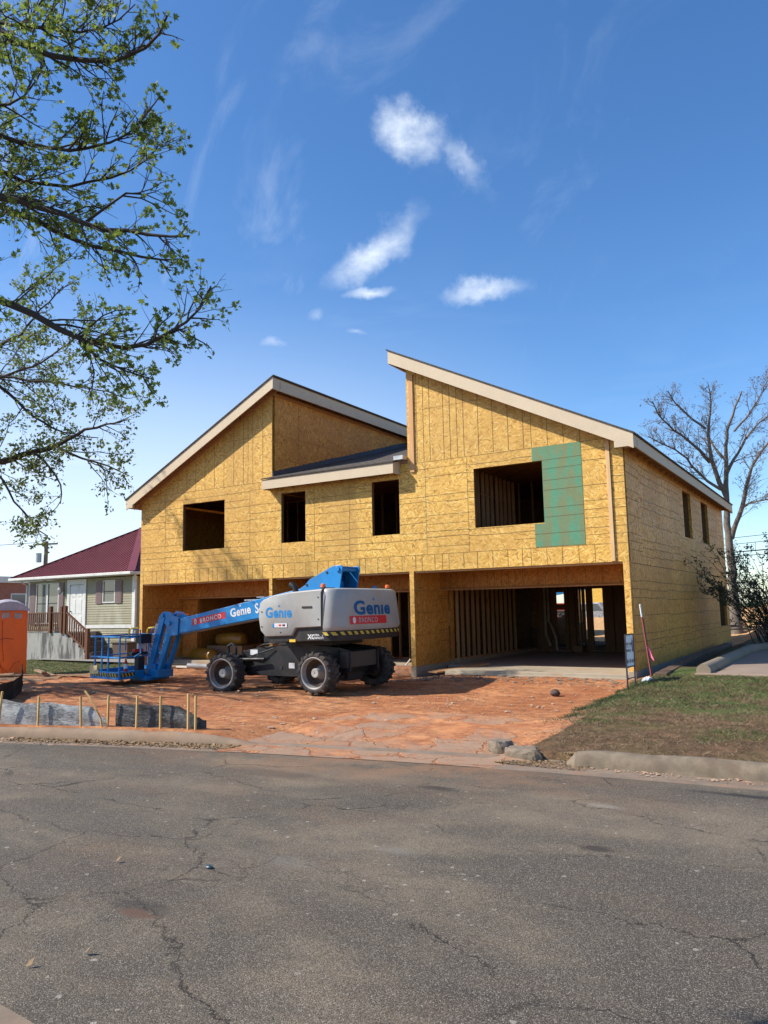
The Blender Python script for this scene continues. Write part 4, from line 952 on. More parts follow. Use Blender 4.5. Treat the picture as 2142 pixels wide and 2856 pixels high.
# boom end and jib
g = MB(); e = [(-10.45,1.12+.06),(-10.42,1.63),(-10.6,1.66),(-10.72,1.76),(-10.95,1.78),(-11.08,1.70),(-11.05,1.55),(-10.82,1.40),(-10.72,1.15)]
g.prism(e, 'y', -3.66, -3.625).prism(e, 'y', -3.235, -3.20).box(-10.6,-10.45,-3.625,-3.235,1.2,1.6).cyl((-10.74,-3.70,1.48),(-10.74,-3.15,1.48),.06,14).cyl((-10.98,-3.70,1.68),(-10.98,-3.15,1.68),.05,14); g.build('boom_head', BLUE, lift, bevel=.006)
jt1, jb1, jt2, jb2 = (-10.99,-3.6,1.66), (-11.49,-3.6,.22), (-10.72,-3.6,1.28), (-11.20,-3.6,.17)
g = MB().bar(jt1, jb1, .20, .15, (0,1,0)); g = MB()
for (p, q, y_) in ((jt1, jb1, -3.63), (jt1, jb1, -3.28)): g.bar((p[0],y_,p[2]), (q[0],y_,q[2]), .20, .10, (0,1,0))
g.build('jib_arm', BLUE, lift, bevel=.006)
g = MB()
for y_ in (-3.60,-3.30): g.bar((jt2[0],y_,jt2[2]), (jb2[0],y_,jb2[2]), .11, .09, (0,1,0))
g.build('jib_link', BLUE, lift, bevel=.006)
MB().tube([(-10.85,-3.45,1.45),(-11.1,-3.45,.80)], .045, 12).tube([(-11.1,-3.45,.80),(-11.3,-3.45,.3)], .028, 10).build('jib_cylinder', BLACK, lift)
for k in range(4): MB().tube([(-10.80+.03*k,-3.5-.03*k,1.55),(-10.9+.03*k,-3.54,1.0),(-11.02+.04*k,-3.56,.62+.05*k),(-11.22,-3.5,.5),(-11.3,-3.4,.3)], .011, 6).build('hose', RED if k == 1 else BLKP, lift, smooth=True)
MB().tube([(-10.6,-3.55,1.66),(-10.45,-3.5,1.74),(-10.3,-3.5,1.70),(-10.2,-3.5,1.69)], .012, 6).build('hose', ORANGE, lift, smooth=True)
jd = (Vector(jt1)-Vector(jb1)).normalized()
text('jib_lettering', 'LIFT A POWER', .135, frame((-11.41,-3.684,.62), jd, (-1,0,.35)), WHITE, lift, .004, 1.02)
MB().box(-11.32,-11.08,-3.72,-3.18,.10,.30).box(-11.5,-11.2,-3.7,-3.2,.16,.45).build('platform_mount', BLUE, lift, bevel=.01)
# platform
fr = []
A, B, D_, E_ = Vector((-12.70,-4.50,0)), Vector((-11.30,-4.74,0)), Vector((-11.62,-2.92,0)), Vector((-12.98,-2.70,0))
z0, z1, zm, zt = .15, .31, .66, 1.17
plat = MB(); up = lambda p, z: (p.x, p.y, z)
plat.hexa([up(A,z0),up(B,z0),up(D_,z0),up(E_,z0)], [up(A,z0+.05),up(B,z0+.05),up(D_,z0+.05),up(E_,z0+.05)])
pf = plat.build('platform', BLUE, lift, bevel=.01)
g = MB().box(-11.9,-11.3,-3.9,-3.1,.03,.148); g.build('platform_support', BLUE, pf, bevel=.02)
toe = MB()
for p, q in ((A,B),(B,D_),(D_,E_),(E_,A)):
    n_ = (q-p).normalized().cross(Vector((0,0,1)))*.006
    toe.hexa([up(p-n_,z0+.05),up(q-n_,z0+.05),up(q+n_,z0+.05),up(p+n_,z0+.05)], [up(p-n_,z1),up(q-n_,z1),up(q+n_,z1),up(p+n_,z1)])
toe.build('toe_board', BLUE, pf)
hzb = MB(); hzy = MB()
for p, q, spans in ((A,B,((0,.98),)),(B,D_,((.03,.30),(.50,.78)))):
    dr = (q-p); n_ = dr.normalized().cross(Vector((0,0,1)))*.010
    L__ = dr.length
    for a_, b_ in spans:
        a0, a1 = p+dr*a_, p+dr*b_
        hzb.quad(up(a0+n_,z0+.035),up(a1+n_,z0+.035),up(a1+n_,z0+.125),up(a0+n_,z0+.125))
        t = a_+.03
        while t+.05/L__ < b_:
            q0, q1 = p+dr*t, p+dr*(t+.055/L__); s2 = dr.normalized()*-.045
            hzy.quad(up(q0+n_*1.2,z0+.037),up(q1+n_*1.2,z0+.037),up(q1+s2+n_*1.2,z0+.123),up(q0+s2+n_*1.2,z0+.123)); t += .12/L__
hzb.build('hazard_band', BLACK, pf); hzy.build('hazard_stripe', HAZ, pf)
MB().tube([up(A,z0-.01),up(B,z0-.01),up(D_,z0-.01)], .022, 8).build('platform_rim', BLUE, pf)
def rail(name, pts, r=.021): return MB().tube(pts, r, 8).build(name, BLUE, pf, smooth=True)
rail('top_rail', [up(A,zt-.02),up(A,zt),up(B,zt),up(D_,zt),up(E_,zt),up(A,zt)], .022); rail('mid_rail', [up(A,zm),up(B,zm),up(D_,zm),up(E_,zm),up(A,zm)], .019)
for p in (A.lerp(B,.16), A.lerp(B,.40), A.lerp(B,.62), B, B.lerp(D_,.62), B.lerp(D_,.80), D_, E_, E_.lerp(D_,.35), E_.lerp(D_,.7), A.lerp(E_,.35)): rail('post', [up(p,z0),up(p,zt)], .021)
gt = A.lerp(B,.62)
rail('gate_rail', [(gt.x+.02,gt.y+.9,.72),(gt.x+.02,gt.y+.9,1.05),(gt.x-.05,gt.y+.9,1.12),(gt.x-.5,gt.y+.95,1.10),(gt.x-.5,gt.y+.95,.78)], .016)
# control station
K = B.lerp(D_,.42)+Vector((-.12,0,0))
for dy in (-.26,.34):
    MB().tube([(K.x-.02,K.y+dy,1.17),(K.x-.02,K.y+dy,1.32),(K.x+.03,K.y+dy,1.36),(K.x+.34,K.y+dy,1.38)], .024, 8).build('yellow_handle', YEL, pf, smooth=True)
    MB().tube([(K.x+.12,K.y+dy,1.17),(K.x+.14,K.y+dy,1.34),(K.x+.4,K.y+dy,1.33),(K.x+.42,K.y+dy,.75),(K.x+.2,K.y+dy,.66)], .018, 8).build('guard_rail', BLUE, pf, smooth=True)
MB().box(K.x-.05,K.x+.02,K.y+.02,K.y+.26,.72,1.1).build('control_placard', WHITE, pf, bevel=.004)
MB().box(K.x+.04,K.x+.24,K.y-.10,K.y+.25,.98,1.22).build('control_box', BLKP, pf, bevel=.01)
MB().box(K.x-.12,K.x+.06,K.y-.22,K.y+.30,.68,.76).build('tray', BLKP, pf, bevel=.01)
MB().box(K.x-.06,K.x+.05,K.y-.12,K.y+.16,.76,.84).build('tray_tools', RED, pf, bevel=.01)
MB().box(K.x-.05,K.x+.10,K.y-.05,K.y+.16,.25,.66).build('footswitch_case', DARKM, pf, bevel=.01)
MB().box(K.x-.057,K.x-.052,K.y+.0,K.y+.06,.50,.60).build('warning_sticker', WHITE, pf)
MB().box(K.x-.12,K.x+.10,K.y+.02,K.y+.36,.2,.32).build('foot_switch', worn('foot_grey',(.22,.24,.25),.5), pf, bevel=.01)
ex = tag(MB().tube([(K.x-.14,K.y-.24,.24),(K.x-.14,K.y-.24,.26),(K.x-.14,K.y-.24,.50),(K.x-.14,K.y-.24,.55),(K.x-.14,K.y-.24,.60)], [.04,.05,.05,.025,.02], 14).build('fire_extinguisher', RED, None, smooth=True, loc=(K.x-.14,K.y-.24,.2)), 'small red fire extinguisher strapped inside the blue lift platform', 'extinguisher')
MB().tube([(K.x-.14,K.y-.24,.36),(K.x-.14,K.y-.24,.47)], .0515, 14).build('extinguisher_label', WHITE, ex)
wp = A.lerp(B,.06)
g = MB()
for k in range(6): g.box(wp.x-.02+k*.055,wp.x+.03+k*.055,wp.y-.06-k*.008,wp.y-.03-k*.008,.30,.44+.01*(k%2))
g.box(wp.x+.04,wp.x+.36,wp.y-.10,wp.y-.07,.24,.32)
tag(g.build('wood_block', lumber('pale_pine',(.62,.45,.20),(.78,.60,.32)), None, loc=(wp.x+.15,wp.y-.05,.25)), 'pale pine offcuts screwed to the outer corner of the lift platform', 'wood blocks')

# ---------------------------------------------------------------- neighbour's house
nb = thing('neighbour_house', 'beige sided bungalow with maroon metal hip roof and white door', 'house', (-28.6, 10, -.3))
NX0, NX1, NY = -32.3, -24.3, 6.8
def lap(x0, x1, z0, z1, holes, y=NY):
    g = MB(); z = z0
    while z < z1-.01:
        e = min(z1, z+.115); cuts = [(x0, x1)]
        for h in holes:
            if e > h[2] and z < h[3]:
                nw = []
                for a, b in cuts:
                    if b <= h[0] or a >= h[1]: nw.append((a, b)); continue
                    if a < h[0]: nw.append((a, h[0]))
                    if b > h[1]: nw.append((h[1], b))
                cuts = nw
        for a, b in cuts: g.hexa([(a,y-.028,z),(b,y-.028,z),(b,y,z),(a,y,z)], [(a,y-.006,e),(b,y-.006,e),(b,y,e),(a,y,e)])
        z = e
    return g
MB().box(NX0+.02, NX1-.02, NY+.02, NY+8.5, -.4, 3.5).build('wall', SIDING, nb)
lap(NX0, NX1, -.3, 3.5, [(-31.66,-29.78,1.3,3.38),(-29.16,-27.70,.9,3.5),(-26.5,-25.6,2.27,3.37)]).build('siding', SIDING, nb)
g = MB()
z = -.3
while z < 3.45: g.hexa([(NX1,NY,z),(NX1+.028,NY,z),(NX1+.028,NY+8.4,z),(NX1,NY+8.4,z)], [(NX1,NY,z+.115),(NX1+.006,NY,z+.115),(NX1+.006,NY+8.4,z+.115),(NX1,NY+8.4,z+.115)]); z += .115
g.build('siding', SIDING, nb)
MB().box(NX1-.12,NX1+.04,NY-.045,NY+.1,-.3,3.5).build('corner_trim', WHP, nb); MB().box(NX0-.04,NX0+.1,NY-.045,NY+.1,-.3,3.5).build('corner_trim', WHP, nb)
MB().box(-27.7,NX1-.12,NY-.05,NY-.03,1.09,1.25).build('band_trim', WHP, nb)
def nwin(x0, x1, z0, z1, dbl):
    w = MB(); t = .05
    for a in (x0, x1-t): w.box(a, a+t, NY-.06, NY, z0, z1)
    w.box(x0+t, x1-t, NY-.06, NY, z0, z0+t).box(x0+t, x1-t, NY-.06, NY, z1-t, z1)
    if dbl: w.box((x0+x1)/2-.05, (x0+x1)/2+.05, NY-.062, NY, z0+t, z1-t)
    o = w.build('window', WHP, nb)
    MB().box(x0+t, x1-t, NY-.02, NY-.01, z0+t, z1-t).build('pane', GLASS, o)
    MB().box(x0+t, x1-t, NY-.035, NY-.02, (z0+z1)/2-.02, (z0+z1)/2+.02).build('sash', BLKP, o)
    MB().box(x0+t, x1-t, NY-.018, NY-.0, (z0+z1)/2, z1-t).build('blind', worn('blind', (.30,.31,.30), .4), o) if False else None
nwin(-31.64,-29.80,1.32,3.37,True); nwin(-26.48,-25.60,2.28,3.36,False)
for x0, x1, z0, z1 in ((-32.12,-31.68,1.3,3.36),(-29.76,-29.42,1.3,3.36),(-26.98,-26.53,2.26,3.33),(-25.56,-25.13,2.26,3.33)):
    s_ = MB().box(x0, x1, NY-.065, NY-.03, z0, z1); z = z0+.08
    while z < z1-.1: s_.box(x0+.06, x1-.06, NY-.075, NY-.066, z, z+.03); z += .06
    s_.build('shutter', SHUT, nb)
MB().box(-29.14,-28.92,NY-.07,NY,.92,3.48).box(-27.86,-27.70,NY-.07,NY,.92,3.48).box(-28.92,-27.86,NY-.07,NY,3.22,3.48).build('door_frame', WHP, nb)
d_ = MB().box(-28.90,-27.88,NY-.05,NY-.01,.95,3.2)
for cx in (-28.62,-28.16):
    for a, b in ((1.1,1.65),(1.8,2.5),(2.62,2.95)): d_.box(cx-.16,cx+.16,NY-.062,NY-.051,a,b)
d_ = d_.build('door', WHP, nb, bevel=.004); MB().cyl((-28.80,NY-.06,1.92),(-28.80,NY-.12,1.92),.03,10).build('door_handle', BLKP, d_)
lampo = MB().box(-29.5,-29.42,NY-.1,NY-.03,2.78,2.9).tube([(-29.46,NY-.1,2.85),(-29.46,NY-.2,2.75),(-29.5,NY-.25,2.85)], .015, 6).tube([(-29.5,NY-.25,2.85),(-29.5,NY-.25,3.0),(-29.5,NY-.25,3.16)], [.06,.10,.04], 6).build('wall_lamp', WHP, nb)
e0, e1, ey0, ey1 = -33.15, -23.98, 6.3, 15.5; pk = (-28.57, 10.9, 6.35); ez = 3.68
g = MB().add([(e0,ey0,ez),(e1,ey0,ez),(e1,ey1,ez),(e0,ey1,ez),pk,(e0,ey0,ez-.02),(e1,ey0,ez-.02),(e1,ey1,ez-.02),(e0,ey1,ez-.02)], [(0,1,4),(1,2,4),(2,3,4),(3,0,4),(8,7,6,5),(0,5,6,1),(1,6,7,2),(2,7,8,3),(3,8,5,0)])
rf = g.build('roof', MAROON, nb)
rb = MB(); x = e0+.23
while x < e1-.1:
    d = min(x-e0, e1-x); t = d/(pk[0]-e0) if x < pk[0] else d/(e1-pk[0])
    rb.bar((x,ey0,ez+.012),(x,lerp(ey0,pk[1],t),lerp(ez,pk[2],t)+.012),.045,.06); x += .23
y = ey0+.23
while y < ey1-.1:
    d = min(y-ey0, ey1-y); t = min(1, d/(pk[1]-ey0)); rb.bar((e1,y,ez+.012),(lerp(e1,pk[0],t),y,lerp(ez,pk[2],t)+.012),.03,.035); y += .23
rb.build('roof_rib', MAROON, rf)
rb = MB()
for c_ in ((e0,ey0),(e1,ey0),(e1,ey1)): rb.bar((c_[0],c_[1],ez+.03),(pk[0],pk[1],pk[2]+.03),.34,.035)
rb.build('hip_cap', MAROON, rf)
MB().box(e0-.08,e1+.08,ey0-.12,ey0-.005,ez-.13,ez).box(e1+.005,e1+.1,ey0-.005,ey1,ez-.13,ez).build('gutter', WHP, nb, bevel=.02)
MB().box(e0+.1,e1-.1,ey0+.0,NY,ez-.15,ez-.12).build('soffit', WHP, nb)
MB().tube([(-23.98,6.5,3.55),(-23.98,6.6,3.4),(-24.15,6.72,3.2),(-24.15,6.72,-.2)], .045, 8).build('downpipe', WHP, nb, smooth=True)
MB().tube([(-32.4,6.35,3.55),(-32.4,6.5,3.4),(-32.36,6.7,3.3),(-32.36,6.7,-.2)], .04, 8).build('downpipe', WHP, nb, smooth=True)
MB().box(-33.1,-32.98,5.35,5.45,.9,3.55).build('porch_column', worn('post_grey', (.3,.27,.22), .7), nb)
WCON, nt_, b_ = mat('stained_porch', .9); p_ = nt_.pos()
c_ = nt_.mix(nt_.noise(p_, 6, 6, .7), (.24,.235,.21), (.36,.35,.32))
c_ = nt_.mix(nt_.ramp(nt_.noise(nt_.map(p_, (2.6,2.6,.45)), 1.5, 6, .65), .44, .60, 0, .9), c_, (.06,.058,.055)); nt_.put(b_.inputs['Base Color'], c_)
MB().prism([(-33.2,-.45),(-33.2,.93),(-26.62,.93),(-26.62,.72),(-26.24,.72),(-26.24,.50),(-25.85,.50),(-25.85,.28),(-25.45,.28),(-25.45,.05),(-25.15,.05),(-25.15,-.45)], 'y', 5.0, 5.2).build('porch_wall', WCON, nb)
MB().box(-33.2,-26.6,5.2,6.75,-.4,.94).build('porch', WCON, nb)
st = MB()
for k in range(4): st.box(-26.62+.38*k, -26.24+.38*k, 5.2, 6.4, -.4, .74-.22*k)
st.build('porch_steps', worn('dark_steps', (.10,.085,.07), .9), nb)
rl = MB().bar((-32.9,4.98,1.86),(-26.85,4.98,1.86),.10,.05).bar((-32.9,4.98,1.05),(-26.85,4.98,1.05),.06,.05).build('porch_rail', DECK, nb)
x = -32.8; bb = MB()
while x < -26.9: bb.box(x,x+.06,4.95,4.99,1.05,1.86); x += .155
bb.build('baluster', DECK, nb)
for x, zt_, zb_ in ((-30.0,2.15,.93),(-27.85,2.16,.93),(-27.04,2.15,.93),(-26.78,2.16,.9),(-25.18,1.13,-.25)): MB().box(x-.07,x+.07,4.90,5.04,zb_,zt_).build('rail_post', DECK, nb)
MB().bar((-26.78,4.97,1.92),(-25.18,4.97,.98),.09,.06).bar((-26.78,4.97,1.08),(-25.18,4.97,.10),.05,.08).build('stair_rail', DECK, nb)
bb = MB()
for k in range(1, 10):
    t = k/10; x = lerp(-26.78,-25.18,t); bb.box(x-.03,x+.03,4.95,4.99,lerp(1.08,.10,t),lerp(1.92,.98,t))
bb.build('baluster', DECK, nb)
MB().prism([(-27.9,4.3),(-19.5,2.6),(-19.2,5.0),(-24.5,5.0)], 'z', -.6, -.26)
g = MB().add([(-28.5,4.6,-.255),(-20.0,3.2,-.16),(-19.4,4.7,-.16),(-24.4,6.7,-.25),(-28.5,5.0,-.25)], [(0,1,2,3,4)])
struct(g.build('path', worn('path_concrete', (.24,.22,.19), .9)))
tag(MB().box(-27.62,-27.30,5.02,5.25,.94,1.22).build('blue_tub', worn('tub_blue', (.03,.16,.28), .5), loc=(-27.4,5.1,.94)), 'small blue tub on the porch behind the brown railing', 'tub')
tag(MB().box(-24.3,-23.3,5.6,6.5,-.3,.45).box(-24.35,-23.25,5.55,6.55,.45,.50).build('wooden_box', worn('box_brown', (.09,.06,.045), .8), loc=(-23.8,6,-.3), bevel=.01), 'low dark wooden box by the bungalow wall behind the lift platform', 'box')

# ---------------------------------------------------------------- portable toilet, lumber, silt fence
pt = thing('portable_toilet', 'orange portable toilet with pale domed roof at the left edge', 'portable toilet', (-18.95,-2.9,-.12))
ex_ = Vector((.32,.95,0)).normalized(); ey_ = Vector((-ex_.y, ex_.x, 0))
PC = Vector((-18.95,-2.95,0))
def PP(u, v, z): return tuple(PC+ex_*u+ey_*v+Vector((0,0,z)))
POR = worn('orange_plastic', (.92,.16,.006), .42, .06, 2, .03, dirt=(.35,.10,.03), dirtamt=.25)
g = MB(); w = .56
g.hexa([PP(-w,-w,-.12),PP(w,-w,-.12),PP(w,w,-.12),PP(-w,w,-.12)], [PP(-w*.97,-w*.97,1.93),PP(w*.97,-w*.97,1.93),PP(w*.97,w*.97,1.93),PP(-w*.97,w*.97,1.93)])
body = g.build('body', POR, pt, bevel=.03)
for pts in ([(-.42,1.75),(-.38,1.05),(-.30,.4),(-.1,-.05)], [(-.3,1.0),(-.1,1.06),(.14,1.02)], [(-.35,.75),(-.2,.2),(.05,-.05)], [(-.2,1.6),(-.18,.9),(-.12,.35)], [(.05,.05),(.2,.3),(.35,.32)]):
    MB().tube([PP(u, -w-.0, z) for u, z in pts], .008, 5).build('panel_crease', worn('crease', (.30,.05,.01), .5), body)
dome = MB(); nseg = 10
arch = [(-.6,1.92),(-.55,2.02),(-.42,2.14),(-.22,2.24),(0,2.28),(.22,2.24),(.42,2.14),(.55,2.02),(.6,1.92)]
o0 = 0; levels = [(-.60,.0),(-.57,.8),(-.45,.97),(0,1.0),(.45,.97),(.57,.8),(.60,.0)]
for v, sc in levels:
    for u, z in arch: dome.v.append(PP(u*(.97+.03*sc), v, 1.90+(z-1.90)*max(sc,.05)))
na = len(arch)
for i in range(len(levels)-1):
    for k in range(na-1): dome.f.append((i*na+k,i*na+k+1,(i+1)*na+k+1,(i+1)*na+k)); dome.m.append(0)
dome.build('domed_roof', worn('roof_translucent', (.44,.40,.44), .5), pt, smooth=True)
for u in (-.22,.14): MB().hexa([PP(u,-w-.006,1.66),PP(u+.22,-w-.006,1.70 if u < 0 else 1.66),PP(u+.22,-w+.03,1.7 if u < 0 else 1.66),PP(u,-w+.03,1.66)], [PP(u-.03 if u<0 else u,-w-.006,1.84),PP(u+.22,-w-.006,1.86 if u < 0 else 1.82),PP(u+.22,-w+.03,1.86 if u<0 else 1.82),PP(u,-w+.03,1.84)]).build('vent', worn('vent_grey', (.42,.33,.31), .6), pt)
LB = lumber('weathered_lumber', (.22,.14,.08), (.36,.25,.15), 'x')
brd = MB().box(-1.2,1.2,-.07,.07,0,.04).build('board', LB); tag(brd, 'longest weathered board lying flat across the pile by the toilet', 'board', 'loose boards beside the portable toilet')
brd.location = (-15.9,-4.2,-.03); brd.rotation_euler = (0,R(-1),R(14))
for (x,y,z,rz,ry,sx,lab) in ((-16.6,-4.0,.02,30,0,.8,'short board angled on the pile close to the orange toilet'),(-15.1,-3.2,.0,8,-2,1.1,'board reaching furthest right from the pile over the dirt'),(-16.3,-3.3,.04,-18,3,.7,'board lying crosswise nearest the orange toilet base'),(-15.6,-4.9,.0,22,2,.9,'nearest weathered board of the pile in front of the toilet'),(-16.9,-4.6,.06,4,-4,.9,'board at the left frame edge beneath the orange toilet'),(-15.9,-3.6,.07,-35,-6,.5,'stubby board tipped up on top of the lumber pile')):
    b_ = brd.copy(); C.objects.link(b_); b_.location = (x,y,z); b_.rotation_euler = (0,R(ry),R(rz)); b_.scale = (sx,1,1); b_['label'] = lab
def cloth(pts, zlo, zhi, thick=.02, nx_=60, nz_=12, amp=.035, sag=.05):
    """hung sheet along a ground polyline; zlo/zhi functions of t"""
    P = [Vector((p[0],p[1],0)) for p in pts]; L = [0]
    for a, b in zip(P[:-1], P[1:]): L.append(L[-1]+(b-a).length)
    V = []
    for i in range(nx_+1):
        s = L[-1]*i/nx_; k = max(j for j in range(len(L)) if L[j] <= s+1e-9); k = min(k, len(P)-2); t = (s-L[k])/(L[k+1]-L[k])
        p = P[k].lerp(P[k+1], t); d = (P[k+1]-P[k]).normalized(); n = Vector((d.y,-d.x,0))
        for j in range(nz_+1):
            w = j/nz_; z = lerp(zlo(i/nx_), zhi(i/nx_)-sag*math.sin(math.pi*t), w)
            dsp = amp*(float(fbm(np.array(s*2.2+z*3), np.array(z*7.+s), 4))*2.2+math.sin(math.pi*t)*.9*(1-abs(w-.4)))
            V.append(tuple(p+n*dsp+Vector((0,0,z))))
    n = nz_+1; I = np.arange(len(V)).reshape(-1, n); F = np.stack([I[:-1,:-1], I[1:,:-1], I[1:,1:], I[:-1,1:]], -1).reshape(-1,4)
    V = np.array(V); V2 = V+np.array([0,.012,0]); Fb = F[:, ::-1]+len(V)
    return np.vstack([V,V2]), np.vstack([F,Fb])
FS = lambda q: (4.402+(q[0]-4.402)*1.082, -17.746+(q[1]+17.746)*1.082)
sk = [(-8.6,-11.05),(-7.55,-10.80),(-6.76,-10.62),(-5.98,-10.42),(-5.33,-10.24),(-5.02,-10.13)]
Vc, Fc = cloth([FS(q) for q in sk], lambda t: -.02, lambda t: float(np.interp(t,[0,.2,.4,.6,.8,.93,1],[.24,.32,.42,.36,.35,.30,.10])), amp=.022, sag=.03)
tag(fastmesh('silt_fence_fabric', Vc, Fc, TARPL, smooth=True), 'dusty grey plastic sheet sagging between stakes left of the gap by the kerb', 'silt fence')
Vc, Fc = cloth([FS(q) for q in [(-4.93,-10.06),(-4.47,-9.98),(-4.12,-9.87),(-3.62,-9.80),(-3.56,-9.78),(-3.50,-9.70)]], lambda t: -.04, lambda t: .34 if t < .72 else lerp(.34,.12,(t-.72)/.28), sag=.015, amp=.018)
tag(fastmesh('silt_fence_fabric', Vc, Fc, TARPD, smooth=True), 'black plastic sheet stretched between stakes right of the gap by the kerb', 'silt fence')
STK = lumber('stake_wood', (.42,.26,.09), (.60,.40,.17))
stk = tag(MB().box(-.02,.02,-.02,.02,-.1,.95).build('wooden_stake', STK), '', 'stake', 'wooden stakes of the silt fence'); 
stakes = [(-7.55,-10.85,.0,1,.95,'lone stake standing behind the sheet furthest left'),(-6.74,-10.72,9,.0,1.02,'leaning stake beside the dark fold of the dusty sheet'),(-6.08,-10.52,1,0,.88,'upright stake in the middle of the dusty sheet'),(-5.36,-10.32,-4,0,.90,'stake just left of the bowed stake near the gap'),(-4.98,-10.16,1,0,.93,'upright stake at the left edge of the black sheet'),(-4.48,-10.07,1,0,.93,'second stake from the left of the black sheet'),(-4.12,-9.96,0,0,.93,'third stake from the left on the black sheet'),(-3.64,-9.90,0,0,1.02,'taller of the two close stakes ending the black sheet'),(-3.54,-9.86,0,0,.96,'rightmost stake of the black sheet with a grey foot')]
for k, (x,y,lean,ly,sc,lab) in enumerate(stakes):
    o = stk if k == 0 else stk.copy()
    if k: C.objects.link(o)
    x, y = FS((x,y)); o.location = (x,y,-.05 if k else .06); o.rotation_euler = (0,R(lean),R(-8)); o.scale = (.68,.68,sc*.60); o['label'] = lab
tag(MB().tube([(*FS((a_,b_)),c_*.62) for a_, b_, c_ in [(-5.02,-10.22,-.05),(-5.06,-10.22,.2),(-5.14,-10.24,.42),(-5.30,-10.24,.72),(-5.40,-10.24,.86)]], .017, 4).build('wooden_stake', STK), 'bowed stake bending left beside the gap in the fence', 'stake', 'wooden stakes of the silt fence')
g = MB(); pp = [(-13.4,-6.2),(-12.75,-6.45),(-11.9,-7.0),(-11.2,-7.7),(-10.9,-8.25),(-11.4,-8.9)]
Vc, Fc = cloth(pp[::-1], lambda t: -.06, lambda t: .18+.42*(abs(t-.35)*1.3)**1.6+ (.28 if t > .8 else 0)*((t-.8)*5), amp=.05)
Vc, Fc = cloth([(-12.70,-6.42),(-12.2,-6.75),(-11.5,-7.4),(-10.9,-8.1),(-10.6,-8.9)], lambda t: -.08, lambda t: .34+.30*max(0,1-t*2.6)**2, amp=.05, sag=.0)
tag(fastmesh('black_felt_sheet', Vc, Fc, FELT, smooth=True), 'black felt sheet curling up to a point before the orange toilet', 'sheet')

# ---------------------------------------------------------------- things in and by the bays
roll = thing('insulation_roll', '', 'insulation roll', (-14.15,2.35,.80), 'yellow insulation rolls in the left bay')
MB().tube([(-.62,0,0),(-.58,0,0),(-.4,0,0),(.0,0,.01),(.4,0,0),(.56,0,0),(.60,0,0)], [.12,.19,.225,.23,.225,.19,.12], 18).build('wrap', INSUL, roll, smooth=True)
roll['label'] = 'top yellow wrapped insulation roll above the cardboard box in the left bay'
# mesh was built around the world origin relative to the root: recentre
for ch in roll.children: ch.data.transform(Matrix.Translation(worldloc(roll)))
dup(roll, (-14.75,1.6,.30), R(-12), 'bottom yellow insulation roll sticking out left of the cardboard box'); dup(roll, (-13.6,3.1,.40), R(6), 'yellow insulation roll lying behind the cardboard box'); 
bx_ = tag(MB().box(-15.0,-13.4,2.02,2.66,.173,.60).build('cardboard_box', CARD, loc=(-14.2,2.3,.173), bevel=.008), 'long open cardboard box below the yellow insulation rolls', 'box')
MB().box(-14.99,-13.41,2.012,2.018,.38,.392).build('box_seam', worn('seam', (.2,.12,.06), .8), bx_)
bb = tag(MB().box(-12.1,-11.7,2.4,2.8,.173,.54).build('black_box', DARKM, loc=(-11.9,2.6,.173), bevel=.008), 'bottom black carton stacked in shade behind the lift boom', 'carton', 'stacked black cartons')
bb2 = bb.copy(); C.objects.link(bb2); bb2.location.z += .375; bb2.rotation_euler.z = R(5); bb2['label'] = 'middle black carton stacked in shade behind the lift boom'
bb3 = bb.copy(); C.objects.link(bb3); bb3.location.z += .75; bb3.rotation_euler.z = R(-3); bb3['label'] = 'top black carton stacked in shade behind the lift boom'
tag(MB().tube([(-12.55,-1.25,.20),(-10.2,-.35,.05)], .075, 18, cap=False).tube([(-12.55,-1.25,.20),(-10.2,-.35,.05)], .062, 18, cap=False).build('white_pipe', PVC, smooth=True), 'white plastic pipe lying on the dirt behind the front wheel', 'pipe')
for k, (x,y,l,rz,lab) in enumerate(((-14.3,.35,1.9,4,'grey board on the dirt before the cardboard box'),(-13.6,.05,1.5,-3,'paler board lying in front of the grey board at the left bay'),(-14.9,.6,1.2,10,'dark board next to the left bay footing'))):
    o = MB().box(-l/2,l/2,-.09,.09,0,.045).build('board', [LB, PVC, BARKD][k]); o.location = (x,y,-.0+.02*k); o.rotation_euler.z = R(rz); tag(o, lab, 'board', 'boards at the left bay')
tag(MB().tube([(-6.35,.45,.0),(-6.18,.75,.36)], .022, 8).build('white_stub_pipe', PVC), 'short white pipe leaning by the middle bay slab', 'pipe')
tag(MB().box(-3.9,-3.6,7.7,8.1,.175,.40).build('cardboard_box', CARD, loc=(-3.75,7.9,.175)), 'small pale box at the back of the right garage', 'box')

# sign
sg = thing('yard_sign', 'white builder sign in black frame on the grass by the right corner', 'sign', (.58,-2.4,.1))
sp0, sp1 = Vector((.43,-2.40,0)), Vector((.47,-1.96,0)); zt_ = 1.14
fr_ = MB()
for p in (sp0, sp1): fr_.box(p.x-.013,p.x+.013,p.y-.013,p.y+.013,-.05,zt_+.012)
fr_.bar((sp0.x,sp0.y,zt_),(sp1.x,sp1.y,zt_),.026,.026).bar((sp0.x,sp0.y,.52),(sp1.x,sp1.y,.52),.026,.026).bar((sp0.x,sp0.y,.30),(sp1.x,sp1.y,.30),.018,.018); fr_.build('frame', BLKP, sg)
du = (sp1-sp0).normalized(); nn = Vector((du.y,-du.x,0)); 
g = MB().bar((sp0+du*.013+Vector((0,0,.83))),(sp1-du*.013+Vector((0,0,.83))),.006,.60); pn = g.build('panel', worn('sign_white', (.85, .85, .86), .5, .02, 8, 0), sg)
INK = worn('sign_ink', (.04,.045,.07), .5)
q = sp0+nn*.005
def st_(s, u, z, size, sx): text('sign_lettering', s, size, frame(q+du*u+Vector((0,0,z)), du, (0,0,1)), INK, sg, .001, sx=sx)
